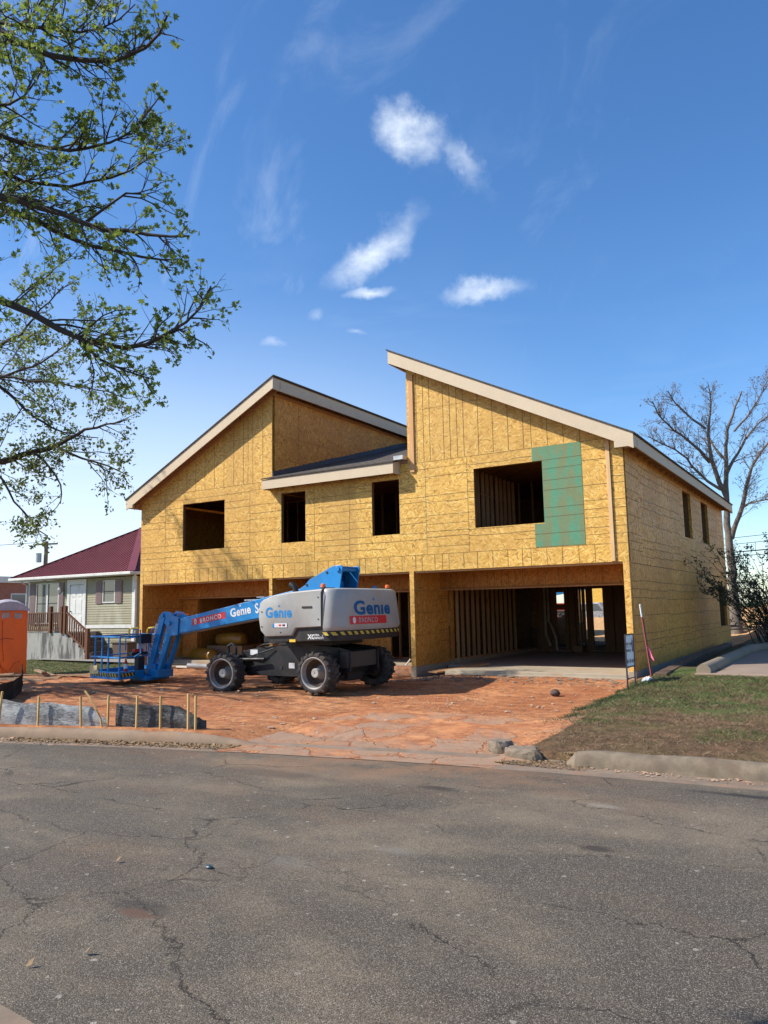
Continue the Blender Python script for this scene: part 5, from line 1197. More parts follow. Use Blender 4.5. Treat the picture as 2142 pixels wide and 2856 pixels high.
st_('DUSTY LANE', .03, .93, .078, .68); st_('BUILDERS, LLC', .03, .81, .068, .60); st_('405-742-4462', .025, .59, .105, .66)
g = MB().bar(q+du*.03+Vector((0,0,.90)), q+du*.30+Vector((0,0,.90)), .004, .008); g.build('sign_rule', INK, sg)
MB().add([tuple(q+nn*.002+du*u+Vector((0,0,z))) for u, z in ((.335,.80),(.405,.80),(.405,1.0),(.37,1.07),(.335,1.0))], [(0,1,2,3,4)]).build('sign_emblem', worn('emblem', (.10,.12,.22), .5), sg)
# t-post
tp = thing('fence_post', 'rusty red studded steel post with white tip beside the sign', 'post', (.55,-.95,.1))
p0, p1 = Vector((.62,-1.15,.05)), Vector((.36,-.75,1.72)); pm = p0.lerp(p1,.84)
MB().bar(p0, pm, .036, .02, (0,1,0)).bar(p0+Vector((0,-.02,0)), pm+Vector((0,-.02,0)), .015, .04, (0,1,0)).build('shaft', worn('red_steel', (.26,.04,.03), .6, .2, 8), tp)
MB().bar(pm, p1, .036, .02, (0,1,0)).bar(pm+Vector((0,-.02,0)), p1+Vector((0,-.02,0)), .015, .04, (0,1,0)).build('tip', WHP, tp)
g = MB()
for k in range(26):
    c_ = p0.lerp(pm, .15+k/31); g.box(c_.x+.024,c_.x+.036,c_.y-.03,c_.y+.01,c_.z,c_.z+.025)
g.build('stud', DARKM, tp)
tag(MB().add([(.50+(a_-.58)*.62,b_+.05,.86+(c_-.92)*.72) for a_,b_,c_ in [(.60,-1.02,.92),(.66,-1.03,.86),(.74,-1.06,.66),(.83,-1.1,.5),(.76,-1.08,.54),(.64,-1.05,.7),(.58,-1.03,.88),(.60,-1.0,.92),(.66,-1.01,.86),(.74,-1.04,.66),(.83,-1.08,.5),(.76,-1.06,.54),(.64,-1.03,.7),(.58,-1.01,.88)]], [(0,1,2,5,6),(2,3,4,5),(13,12,9,8,7),(12,11,10,9)]).build('marking_ribbon', PINK), 'pink marking ribbon tied to the red steel post', 'ribbon')
# timber edging, wall side block, crumpled bag
TIE = lumber('railway_tie', (.07,.045,.03), (.15,.10,.065), 'y')
tag(MB().bar((.82,-1.30,.22),(.50,5.2,.24),.24,.24).build('timber_beam', TIE, bevel=.012), 'near dark timber beam edging the soil along the shaded side wall', 'timber beam', 'timber beams along the side wall')
tag(MB().bar((.48,5.25,.24),(.42,11.0,.26),.22,.20).build('timber_beam', TIE, bevel=.012), 'far dark timber beam continuing toward the bush', 'timber beam', 'timber beams along the side wall')
def blob(name, m, c, r, sc, seed, sub=3, amp=.5, ridg=False):
    import bmesh
    bm = bmesh.new(); bmesh.ops.create_icosphere(bm, subdivisions=sub, radius=1)
    for v in bm.verts:
        p = v.co; n = float(fbm(np.array(p.x*1.7+seed), np.array(p.y*1.7+p.z*2.3+seed), 4))
        if ridg: n = -abs(n)*2
        v.co = p*(1+amp*n)
    me = bpy.data.meshes.new(name); bm.to_mesh(me); bm.free(); me.transform(Matrix.Diagonal((*[r*s for s in sc],1))); me.materials.append(m)
    o = bpy.data.objects.new(name, me); C.objects.link(o); o.location = c; return o
tag(blob('plastic_bag', worn('bag_white', (.62,.66,.70), .4), (.66,-1.7,.17), .15, (1,.7,.9), 3, 4, 1.3, True), 'crumpled white plastic bag in the grass beside the post', 'bag')
def chunk(c, sx, sy, sz, rz, seed, lab):
    import bmesh
    bm = bmesh.new(); bmesh.ops.create_icosphere(bm, subdivisions=5, radius=1)
    for v in bm.verts:
        p = v.co.copy(); q = Vector([math.copysign(abs(k)**.78, k) for k in p]); n = float(fbm(np.array(p.x*1.3+seed), np.array(p.y*1.3+p.z+seed), 5)); n2 = float(fbm(np.array(p.x*7+seed), np.array(p.y*7+p.z*5), 3))
        q = q*(1+.75*n+.14*n2); v.co = Vector((q.x*sx, q.y*sy, min(q.z, .62+.14*n+.12*q.x)*sz))
    me = bpy.data.meshes.new('kerb_stone'); bm.to_mesh(me); bm.free(); me.materials.append(STONEG)
    o = bpy.data.objects.new('kerb_stone', me); C.objects.link(o); o.location = c; o.rotation_euler.z = R(rz); tag(o, lab, 'stone', 'broken kerb chunks')
chunk((.22,-8.12,-.10), .22, .15, .15, -55, 11, 'grey broken kerb chunk furthest left by the driveway mouth')
chunk((.66,-8.44,-.10), .24, .13, .14, -12, 23, 'grey broken kerb chunk nearest the intact kerb')
tag(blob('rock', worn('dark_rock', (.08,.05,.04), .9), (-.9,-2.75,.02), .085, (1.2,1,.8), 5), 'dark lump of clay on the dirt right of the driveway', 'rock')
tag(blob('crumpled_paper', WHP, (-3.0,-.5,.0), .085, (1.4,.8,.6), 8, 3, 1.2, True), 'crumpled white paper on the dirt at the garage slab edge', 'paper')
tag(blob('bottle_cap', worn('cap_teal', (.02,.06,.08), .4), (.13,-13.35,ZR+.012), .028, (1.2,.8,.5), 2), 'small dark blue scrap lying on the asphalt', 'scrap')
lf_ = MB().add([(0,0,.0),(.03,.012,.012),(.065,.0,.022),(.03,-.018,.008)], [(0,1,2,3)]).build('fallen_leaf', LITTER)
for k, (x,y,rz,lab) in enumerate(((.42,-15.02,80,'curled brown leaf on the asphalt in the near left corner'),(.55,-14.75,20,'small pale leaf on the asphalt above the near left corner'),(-.6,-13.6,60,'light scrap leaf on the asphalt near the left frame edge'))):
    o = lf_ if k == 0 else lf_.copy()
    if k: C.objects.link(o)
    o.location = (x,y,ZR+.01); o.rotation_euler = (R(10),R(-15),R(rz)); o.scale = (.8,1.1,1.2); tag(o, lab, 'leaf', 'leaves on the asphalt')

# ---------------------------------------------------------------- rear yard seen through the studs
tk = thing('telehandler', 'large tractor wheeled loader parked in the yard behind the house', 'loader', (-8.5,20,0))
g = MB().lathe((-8.45,19.6,.62),(0,-1,0),[(.2,.0001),(.2,.3),(.24,.4),(.25,.55),(.2,.66),(0,.68),(-.2,.66),(-.25,.5)],36)
for k in range(22):
    a = 2*math.pi*k/22; c_ = Vector((-8.45+math.cos(a)*.69,19.6,.62+math.sin(a)*.69)); g.bar(c_+Vector((0,-.24,0)), c_+Vector((math.cos(a+1.5)*.12,.24,math.sin(a+1.5)*.12)), .09, .07)
g.build('wheel', RUB, tk); MB().box(-11.2,-7.7,20,21.6,.7,1.5).build('body', BLACK, tk, bevel=.03); MB().box(-9.2,-8.3,20.2,20.9,1.5,1.85).build('panel', RED, tk)
MB().bar((-11,20.2,2.1),(-6.6,20.2,2.75),.3,.35).build('boom', BLUE, tk)
sv = thing('parked_car', 'silver estate car parked behind the building, seen between studs', 'car', (-9.6,27,.35))
cz = 1.05
g = MB().prism([(-11.5,cz-.3),(-11.5,cz+.25),(-10.6,cz+.35),(-10.1,cz+.8),(-8.3,cz+.82),(-7.9,cz+.35),(-7.5,cz+.25),(-7.5,cz-.3)], 'y', 26.2, 27.9); g.build('body', worn('silver_paint', (.42,.46,.50), .25, metal=.4), sv, bevel=.05)
MB().prism([(-10.4,cz+.38),(-10.0,cz+.74),(-8.45,cz+.75),(-8.15,cz+.38)], 'y', 26.17, 26.199).build('window', GLASS, sv)
for x in (-10.7,-8.3): MB().cyl((x,26.15,cz-.32),(x,26.45,cz-.32),.32,24).build('wheel', RUB, sv)
tag(MB().box(-12,-5.5,33,33.3,1.2,4.0).build('yellow_container', worn('container_yellow', (.60,.38,.06), .6), loc=(-8,33,1.2)), 'yellow ribbed container far behind the building', 'container')

# ---------------------------------------------------------------- far background
def brickm():
    m, nt, b = mat('red_brick', .9); x, y, z = nt.xyz(nt.pos())
    br = nt.n.new('ShaderNodeTexBrick'); nt.put(br.inputs['Vector'], nt.comb(nt.math('ADD', x, y), z, 0)); br.inputs['Scale'].default_value = 5
    br.inputs['Color1'].default_value = (.26,.08,.05,1); br.inputs['Color2'].default_value = (.34,.13,.09,1); br.inputs['Mortar'].default_value = (.33,.25,.2,1); br.inputs['Mortar Size'].default_value = .012
    nt.put(b.inputs['Base Color'], br.outputs[0]); return m
BRICK = brickm()
bk = thing('brick_building', 'low red brick building with flat white parapet behind the bungalow', 'building', (-62,26,0))
MB().box(-90,-54.5,18,40,-1,4.45).build('wall', BRICK, bk); MB().box(-90.2,-54.3,17.8,40.2,4.45,4.95).build('parapet', WHP, bk)
wn = MB().box(-54.52,-54.46,20,21.4,1.6,3.6).build('window', WHP, bk); MB().box(-54.46,-54.43,20.1,21.3,1.7,3.5).build('pane', GLASS, wn)
rb2 = thing('brick_building', 'red brick wall with pale top strip glimpsed behind the bush at the right', 'building', (14,50,0))
MB().box(1.5,40,48,60,0,4.3).build('wall', BRICK, rb2); MB().box(1.2,40.3,47.8,60.2,4.3,6.0).build('parapet', WHP, rb2)
up_ = thing('utility_pole', 'wooden utility pole with crossarm and transformer beyond the maroon roof', 'utility pole', (-44.8,16.3,0))
MB().cyl((-44.85,16.3,0),(-44.72,16.3,7.0),.17,12,r2=.13).build('pole', worn('pole_wood', (.22,.16,.12), .9), up_)
MB().bar((-45.15,15.7,6.75),(-44.35,16.95,6.85),.09,.11).build('crossarm', worn('pole_wood2', (.20,.15,.11), .9), up_)
MB().cyl((-45.05,15.95,5.5),(-45.05,15.95,6.15),.19,12).build('transformer', METAL, up_)
for d in (0,.55,1.15): MB().cyl((-45.1+d*.65,15.78+d,6.82),(-45.1+d*.65,15.78+d,6.98),.03,6).build('insulator', WHITE, up_)
WIRE, _, _ = mat('wire', .6, (.03,.03,.03))
def wire(p, q, sag, lab, r=.018):
    pts = []
    for i in range(25):
        t = i/24; v = Vector(p).lerp(Vector(q), t); v.z -= sag*4*t*(1-t); pts.append(v)
    tag(MB().tube(pts, r, 4).build('power_line', WIRE), lab, 'power line', 'overhead power lines')
wire((-45,15.8,6.9),(-95,-10,7.5),.8,'overhead line leaving the utility pole to the left'); 
wire((-4,41.6,6.2),(22,43.5,8.4),.2,'highest overhead line behind the bare tree at right',.02); wire((-4,41.6,5.75),(22,43.5,7.9),.2,'second overhead line from the top behind the bare tree',.02); wire((-4,41.6,5.2),(22,43.5,7.0),.2,'thickest dark overhead line behind the bare tree',.04); wire((-4,41.6,4.9),(22,43.5,6.6),.2,'lowest overhead line behind the bare tree',.025)
dl = MB()
for k in range(14): 
    a = random.uniform(-.5,.5); c_ = Vector((random.uniform(-1.2,1.6), random.uniform(17.2,20.5), .55+random.random()*.35)); d_ = Vector((math.cos(a), math.sin(a), random.uniform(-.15,.15)))*random.uniform(.4,1.1); dl.bar(c_-d_, c_+d_, .14, .05)
tag(dl.build('scrap_lumber', LB), 'heap of scrap boards on pale dirt behind the rear corner', 'scrap heap', kind='stuff')

# ---------------------------------------------------------------- trees
class Grow:
    def __init__(s, seed): s.r = np.random.default_rng(seed); s.V = []; s.F = []; s.nv = 0; s.tips = []
    def tube(s, P, rad, n):
        P = np.asarray(P, float); m = len(P); T_ = np.gradient(P, axis=0); T_ /= np.linalg.norm(T_, axis=1, keepdims=True)+1e-9
        ref = np.array([.2,.3,.93]); A_ = np.cross(T_, ref); A_ /= np.linalg.norm(A_, axis=1, keepdims=True)+1e-9; B_ = np.cross(T_, A_)
        ang = np.arange(n)*2*np.pi/n
        ring = P[:,None,:]+(A_[:,None,:]*np.cos(ang)[None,:,None]+B_[:,None,:]*np.sin(ang)[None,:,None])*np.asarray(rad)[:,None,None]
        s.V.append(ring.reshape(-1,3)); I = s.nv+np.arange(m*n).reshape(m,n); J = np.roll(I,-1,1)
        s.F.append(np.stack([I[:-1],J[:-1],J[1:],I[1:]],-1).reshape(-1,4)); s.nv += m*n
    def smooth(s, pts, step=.25, jit=.0):
        P = np.asarray(pts, float); seg = np.linalg.norm(np.diff(P,axis=0),axis=1); L = np.concatenate([[0],np.cumsum(seg)]); n = max(3,int(L[-1]/step)+1)
        t = np.linspace(0,L[-1],n); Q = np.stack([np.interp(t,L,P[:,k]) for k in range(3)],1)
        for _ in range(2): Q[1:-1] = (Q[:-2]+2*Q[1:-1]+Q[2:])/4
        if jit: Q[1:-1] += s.r.normal(0,jit,Q[1:-1].shape)
        return Q
    def children(s, P, rad, levels, sides=(6,5,4,3,3)):
        if not levels: s.tips.append((P[-1], P[-1]-P[-2], P)); return
        dens, length, ang, rr, up, t0 = levels[0]
        L = np.linalg.norm(np.diff(P,axis=0),axis=1).sum(); n = max(1,int(s.r.poisson(dens*L*(1-t0))))
        for _ in range(n):
            t = t0+(1-t0)*s.r.random()**.9; i = min(len(P)-2,int(t*(len(P)-1))); f = t*(len(P)-1)-i; p = P[i]*(1-f)+P[i+1]*f
            d = P[i+1]-P[i]; d /= np.linalg.norm(d)+1e-9; q = s.r.normal(size=3); q -= q.dot(d)*d; q /= np.linalg.norm(q)+1e-9
            a = ang*s.r.uniform(.6,1.3); v = d*math.cos(a)+q*math.sin(a); v[2] += up; v /= np.linalg.norm(v)
            l = length*s.r.uniform(.45,1.2)*(1-.72*t); r0 = max(.0022, min(rad[i]*.75, rr*s.r.uniform(.7,1.2))); m = max(4,int(l/(length/6)))
            Q = [p]
            for k in range(m):
                v = v+s.r.normal(0,.16,3)+np.array([0,0,up*.22]); v /= np.linalg.norm(v); Q.append(Q[-1]+v*l/m)
            Q = np.array(Q); rd = np.linspace(r0, max(.0016,r0*.3), len(Q))
            s.tube(Q, rd, sides[min(4,5-len(levels))] if False else (5 if r0 > .03 else 4 if r0 > .01 else 3))
            s.children(Q, rd, levels[1:])
        s.tips.append((P[-1], P[-1]-P[-2], P))
    def limb(s, pts, r0, r1, levels, step=.25, jit=.012, n=8):
        Q = s.smooth(pts, step, jit); rd = np.linspace(r0, r1, len(Q)); s.tube(Q, rd, n); s.children(Q, rd, levels)
    def wood(s, name, m, parent): return fastmesh(name, np.vstack(s.V), np.vstack(s.F), m, parent=parent, smooth=True)
    def leaves(s, name, m, parent, size, per, spread, star=True, hang=.3, prob=1.):
        r = s.r; T_ = [t for t in s.tips if r.random() < prob]
        P = []; Dn = []
        for tip, d, path in T_:
            for k in range(r.poisson(per)):
                f = 1-.55*r.random()**1.6; j = f*(len(path)-1); i = min(len(path)-2,int(j)); p = path[i]+(path[i+1]-path[i])*(j-i); P.append(p+r.normal(0,spread,3)); Dn.append(d)
        P = np.array(P); n = len(P)
        if star: out = np.array([(0,0),(.30,-.05),(.95,.22),(.50,.42),(.75,1.0),(.30,.78),(0,1.35),(-.30,.78),(-.75,1.0),(-.50,.42),(-.95,.22),(-.30,-.05)])*.5
        else: out = np.array([(0,0),(.28,.4),(0,1.),(-.28,.4)])
        k = len(out); a = r.normal(size=(n,3)); a[:,2] -= hang; a /= np.linalg.norm(a,axis=1,keepdims=True); b = np.cross(a, r.normal(size=(n,3))); b /= np.linalg.norm(b,axis=1,keepdims=True); c = np.cross(a,b)
        sz = size*r.uniform(.55,1.3,n); fold = np.abs(out[:,0])*.45
        V = P[:,None,:]+(b[:,None,:]*out[None,:,0,None]+a[:,None,:]*out[None,:,1,None]+c[:,None,:]*fold[None,:,None])*sz[:,None,None]
        V = V.reshape(-1,3)
        if star:
            # split into quads fanning from the stem vertex
            fan = np.array([(0,1,2,3),(0,3,4,5),(0,5,6,7),(0,7,8,9),(0,9,10,11)])
        else: fan = np.array([(0,1,2,3)])
        F = (np.arange(n)*k)[:,None,None]+fan[None]; return fastmesh(name, V, F.reshape(-1,4), m, parent=parent)
L1 = dict(
A=[[-3.49,-13.76,8.27],[-3.11,-13.57,8.1],[-2.83,-13.49,7.87],[-2.55,-13.38,7.61],[-2.2,-13.25,7.4],[-1.73,-13.1,7.3],[-1.33,-13.04,7.17],[-.93,-13.08,7.12],[-.56,-13.27,7.14]],
A2=[[-2.75,-13.6,7.85],[-2.38,-13.46,7.7],[-2.08,-13.35,7.62],[-1.75,-13.18,7.52],[-1.45,-13.17,7.49],[-1.08,-13.2,7.55]],
B=[[-3.94,-13.47,6.46],[-3.56,-13.21,6.4],[-3.29,-13.13,6.32],[-2.98,-13.,6.22],[-2.68,-12.86,6.1],[-2.4,-12.71,5.92],[-2.,-12.48,5.79],[-1.57,-12.28,5.69],[-1.28,-12.28,5.64]],
Cc=[[-4.3,-13.21,6.71],[-3.89,-12.77,6.54],[-3.56,-12.53,6.39],[-3.3,-12.33,6.15],[-2.84,-11.99,6.01],[-2.4,-11.74,5.92],[-2.06,-11.63,5.84]],
Dd=[[-3.44,-13.68,5.24],[-3.17,-13.39,5.09],[-2.98,-13.27,4.97],[-2.69,-12.97,4.82],[-2.42,-12.72,4.61],[-2.09,-12.47,4.5],[-1.68,-12.25,4.56],[-1.28,-12.15,4.78],[-1.,-12.23,5.04]],
E=[[-3.65,-13.58,7.02],[-3.26,-13.18,6.98],[-2.97,-12.95,6.9],[-2.68,-12.71,6.78],[-2.34,-12.6,6.83],[-2.02,-12.5,6.86],[-1.52,-12.5,7.16]],
E2=[[-4.29,-13.27,7.78],[-3.77,-12.89,7.65],[-3.34,-12.82,7.61],[-2.82,-12.97,7.84]],
E3=[[-4.05,-13.21,7.11],[-3.78,-12.85,6.89],[-3.41,-12.46,6.75],[-2.91,-12.16,6.84],[-2.42,-11.95,6.94],[-2.06,-11.98,7.12]])
R1 = dict(A=(.045,.010), A2=(.02,.005), B=(.055,.010), Cc=(.05,.008), Dd=(.05,.008), E=(.03,.006), E2=(.025,.006), E3=(.03,.006))
TR = Vector((-10.8,-23.1,0))     # before the crown is brought to its real distance below
def trunk_to(p, hz_): 
    p = Vector(p); a = Vector((TR.x, TR.y, hz_)); m0 = a.lerp(p,.25)+Vector((random.uniform(-.6,.6),random.uniform(-.8,.4),random.uniform(.1,.6))); m1 = a.lerp(p,.6)+Vector((random.uniform(-.3,.3),random.uniform(-.5,.2),random.uniform(0,.5))); return [tuple(a), tuple(m0), tuple(m1)]
t1 = thing('leafy_tree', 'near tree whose thick dark limbs with young star shaped leaves reach in from the left', 'tree', (-2.0,-20.0,-.15))
G = Grow(3)
lv = [(10.0,1.0,.8,.012,.06,.0),(8.5,.40,.8,.0055,.03,.06),(7,.16,.8,.003,.02,.2)]
G.tube(np.array([(TR.x,TR.y,-2.9),(TR.x,TR.y,1.5),(TR.x+.1,TR.y+.1,3.5),(TR.x,TR.y,6),(TR.x-.1,TR.y,8)]), [.55,.46,.40,.3,.16], 14)
for k, P in L1.items():
    if k == 'A2': G.limb(P, *R1[k], lv); continue
    pre = trunk_to(P[0], {'A':9.4,'B':7.2,'Cc':7.8,'Dd':6.0,'E':8.2,'E2':8.9,'E3':8.5}[k])
    Q = G.smooth(pre+[P[0]], .4, .04); rq = np.linspace(R1[k][0]*1.05, R1[k][0], len(Q)); G.tube(Q, rq, 8); G.children(Q, rq, [(3.2,1.5,.9,.012,.10,.05),(5.0,.6,.9,.005,.05,.1),(5.0,.2,.9,.003,.0,.1)])
    G.limb(P, *R1[k], lv)
G.limb([[-2.42,-12.72,4.61],[-2.32,-12.54,4.36],[-2.16,-12.31,4.3],[-1.98,-12.08,4.26]], .02, .005, lv)
G.limb([[-2.51,-12.63,5.99],[-2.08,-12.52,6.24],[-1.75,-12.46,6.35],[-1.6,-12.3,6.09]], .018, .004, lv)
rr_ = np.random.default_rng(5)
lvo = [(1.5,1.6,.8,.02,.1,.2),(2.6,.7,.8,.007,.05,.2)]
print('tips', len(G.tips))
G.wood('trunk', BARKD, t1); G.leaves('crown', LEAF, t1, .072, 2.3, .022, True, .25, .9)
for ch in t1.children:
    o_ = worldloc(t1); ch.data.transform(Matrix.Translation(CAM-o_) @ Matrix.Scale(.42, 4) @ Matrix.Translation(o_-CAM)); ch.data.update()
L2 = dict(
F=[[-15.69,-7.24,5.61],[-14.85,-6.63,5.64],[-14.14,-6.31,5.68],[-13.4,-6.02,5.85],[-12.62,-5.69,5.99],[-11.94,-5.63,6.31],[-11.2,-5.42,6.39],[-10.54,-5.32,6.45]],
Gg=[[-14.91,-7.48,8.86],[-14.19,-6.36,7.68],[-13.69,-6.08,7.14],[-13.17,-5.81,6.63],[-12.6,-5.6,6.37],[-11.8,-5.15,6.2]],
H=[[-14.15,-7.49,7.61],[-13.13,-7.03,7.62],[-12.13,-6.56,7.38],[-10.91,-5.88,7.16],[-10.08,-5.72,6.82]],
I=[[-13.49,-7.42,5.5],[-13.04,-6.98,5.27],[-12.85,-6.9,4.75],[-12.56,-6.7,4.23],[-12.21,-6.43,3.72],[-11.95,-6.38,3.61]],
J=[[-13.14,-6.,5.82],[-12.78,-5.85,5.59],[-12.53,-5.8,5.14],[-12.23,-5.73,4.83],[-12.14,-5.94,4.45]],
K=[[-14.83,-7.15,8.56],[-13.89,-6.6,8.61],[-13.15,-6.51,8.78],[-12.29,-6.52,9.32],[-11.48,-6.53,9.67]],
M=[[-13.66,-6.7,7.72],[-12.74,-6.35,7.94],[-11.88,-6.19,8.25],[-11.08,-6.19,8.59]],
N=[[-12.39,-5.85,5.9],[-11.82,-5.54,5.59],[-11.17,-5.2,5.39],[-10.7,-5.07,5.11]])
t2 = thing('leafy_tree', 'farther fine twigged tree with small pale green buds above the maroon roof', 'tree', (-19.5,-9.5,-.1))
G = Grow(8); lv2 = [(4.2,1.8,.75,.016,.02,.05),(4.6,.8,.7,.007,.0,.12),(5.2,.34,.7,.0045,-.02,.15)]
G.tube(np.array([(-19.5,-9.5,-.4),(-19.4,-9.4,2),(-19.2,-9.3,4.2),(-19.2,-9.2,7),(-20,-9.0,12.5)]), [.42,.36,.30,.2,.08], 14)
for k, P in L2.items():
    r0 = {'F':.12,'Gg':.06,'H':.04,'I':.035,'J':.035,'K':.05,'M':.035,'N':.035}[k]
    if k in ('F','Gg','H','K','I','M'):
        a = Vector((-19.3,-9.3,{'F':4.0,'Gg':7.5,'H':6.2,'K':6.8,'I':4.6,'M':6.0}[k])); b = Vector(P[0]); Q = G.smooth([tuple(a), tuple(a.lerp(b,.5)+Vector((0,0,.3))), tuple(b)], .5, .03); G.tube(Q, np.linspace(r0*1.6, r0, len(Q)), 8)
    G.limb(P, r0, .012, lv2, .3, .02)
for k in range(36):
    q_ = rr_.uniform(0,2*math.pi); p = Vector((-20.0,-9.0,rr_.uniform(8.5,12.5))); d = Vector((math.cos(q_)*.8, math.sin(q_), rr_.uniform(.25,.8))).normalized(); l = rr_.uniform(3.0,4.6)
    G.limb([tuple(p), tuple(p+d*l*.5+Vector((0,0,.35))), tuple(p+d*l)], .04, .012, [(3.6,1.5,.8,.014,.05,.2),(3.4,.8,.8,.01,.0,.15)], .5, .04)
for k in range(14):
    q_ = rr_.uniform(-.45,.18); p = Vector((-19.2,-9.3,rr_.uniform(3.6,8.5))); d = Vector((math.cos(q_), math.sin(q_)-.12, rr_.uniform(-.02,.45))).normalized(); l = rr_.uniform(4.0,7.2)
    G.limb([tuple(p), tuple(p+d*l*.5+Vector((0,0,.35))), tuple(p+d*l)], .08, .02, [(3.0,1.8,.8,.02,.05,.2),(3.4,.8,.8,.01,.0,.15)], .5, .04)
for k in range(7):
    a = rr_.uniform(0, 2*math.pi); h = rr_.uniform(4,9); l = rr_.uniform(3,5); d = Vector((math.cos(a), math.sin(a), rr_.uniform(.1,.5))); p = Vector((-19.2,-9.3,h))
    G.limb([tuple(p), tuple(p+d*l*.5+Vector((0,0,.2))), tuple(p+d*l)], .08, .02, [(1.6,1.6,.8,.02,.1,.2),(2.5,.7,.8,.01,.05,.2)], .5, .04)
print('tips2', len(G.tips))
G.wood('trunk', BARKD, t2); G.leaves('crown', LEAF2, t2, .10, 4.6, .05, False, .3, .95)
L3 = [
([[-.46,19.94,.9],[-.46,19.94,1.26],[-.43,19.88,3.92],[-.47,19.73,5.67],[-.29,19.42,8.1],[-.12,19.21,9.35],[.26,19.06,10.21],[.65,18.91,11.]],.23,.03),
([[-.41,19.65,6.48],[-.51,19.39,6.82],[-.81,18.98,7.86],[-.84,18.52,9.2],[-.5,18.09,10.41],[-.54,17.68,11.2]],.12,.02),
([[-.91,19.15,8.01],[-1.57,18.41,8.92],[-2.18,17.73,9.47],[-2.57,17.08,9.93],[-2.67,16.44,10.51]],.08,.02),
([[-.57,19.39,6.76],[-1.31,18.86,7.36],[-1.9,18.24,8.46],[-2.41,17.77,8.68],[-3.09,17.2,9.14]],.07,.02),
([[-.35,19.85,4.56],[.21,19.54,5.89],[.69,19.12,7.53],[1.29,18.79,8.27],[1.92,18.46,8.92]],.12,.03),
([[-.89,18.47,9.43],[-1.54,18.03,10.03],[-2.07,17.56,10.72],[-2.15,17.24,11.08]],.06,.02),
([[-.29,19.42,8.1],[-.78,19.54,8.78],[-1.07,19.65,9.56]],.07,.03),
([[-.32,19.53,7.41],[.27,19.75,8.56],[1.02,19.94,9.68],[1.82,20.23,10.22]],.08,.02),
([[.2,19.59,5.89],[.78,19.34,6.22],[1.31,19.14,6.04],[1.88,18.89,6.24]],.05,.015),
([[.15,19.44,9.35],[.83,19.5,10.04],[1.42,19.47,11.],[1.87,19.52,11.47]],.05,.02)]
t3 = thing('bare_tree', 'tall pale barked bare tree rising behind the right rear corner', 'tree', (-.46,19.94,.8))
G = Grow(12); lv3 = [(8.5,1.7,.75,.016,.12,.15),(7.0,.7,.75,.007,.12,.06),(7.0,.32,.65,.005,.14,.1)]
for k, (P, a, b) in enumerate(L3): G.limb(P, a, b, lv3 if k != 0 else [(1.6,1.5,.62,.022,.12,.60)]+lv3[1:], .35, .02, 10)
G.tube(np.array([(-.46,19.94,.3),(-.46,19.94,.8),(-.46,19.94,1.6)]), [.34,.27,.23], 12)
G.wood('trunk', BARKP, t3); G.leaves('crown', BUD, t3, .075, .9, .02, False, 0, .8); print('tips3', len(G.tips))
t4 = thing('bush', 'large half leafed bush at the right frame edge past the concrete kerb', 'bush', (2.15,9.0,.3))
G = Grow(15)
for k in range(84):
    a = G.r.uniform(0,2*math.pi); sp = G.r.uniform(.15,.95)**.8; l = G.r.uniform(2.2,4.0); b0 = np.array([2.2+G.r.normal(0,.22),9.0+G.r.normal(0,.22),.3]); d = np.array([math.cos(a)*sp,math.sin(a)*sp,1.0]); d /= np.linalg.norm(d)
    P = [b0, b0+d*l*.4+np.array([0,0,.15]), b0+d*l+np.array([math.cos(a)*.3,math.sin(a)*.3,-.1])]
    G.limb(P, .018, .005, [(3.4,.8,.6,.006,.1,.22),(5.,.32,.6,.0035,.05,.2)], .3, .03, 4)
G.wood('stems', BARKD, t4); G.leaves('foliage', LEAFB, t4, .075, 5.0, .03, False, 0, .95); print('tips4', len(G.tips))
def bgtree(x, y, h, seed, lab, g='bare trees on the far left skyline'):
    t = thing('bare_tree', lab, 'tree', (x,y,-.5), g); G = Grow(seed); G.tube(np.array([(x,y,-.5),(x,y,h*.35)]), [.25,.18], 8)
    for k in range(9):
        a = G.r.uniform(0,6.28); e = G.r.uniform(.5,1.6); d = np.array([math.cos(a),math.sin(a),e]); d /= np.linalg.norm(d); b0 = np.array([x,y,h*G.r.uniform(.2,.4)]); l = h*G.r.uniform(.45,.65)
        G.limb([b0, b0+d*l*.5, b0+d*l+np.array([0,0,.3])], .12, .03, [(1.1,1.9,.6,.035,.1,.2),(1.6,.9,.6,.02,.08,.2)], .6, .05, 5)
    G.wood('trunk', worn('far_bark', (.20,.17,.15), .9), t)
bgtree(-68,17,9.0,31,'bare tree left of the utility pole at the frame edge'); bgtree(-60,30,8.2,32,'bare tree right behind the utility pole'); bgtree(-58,36,8.5,33,'bare tree peeping over the maroon roof right of the pole')

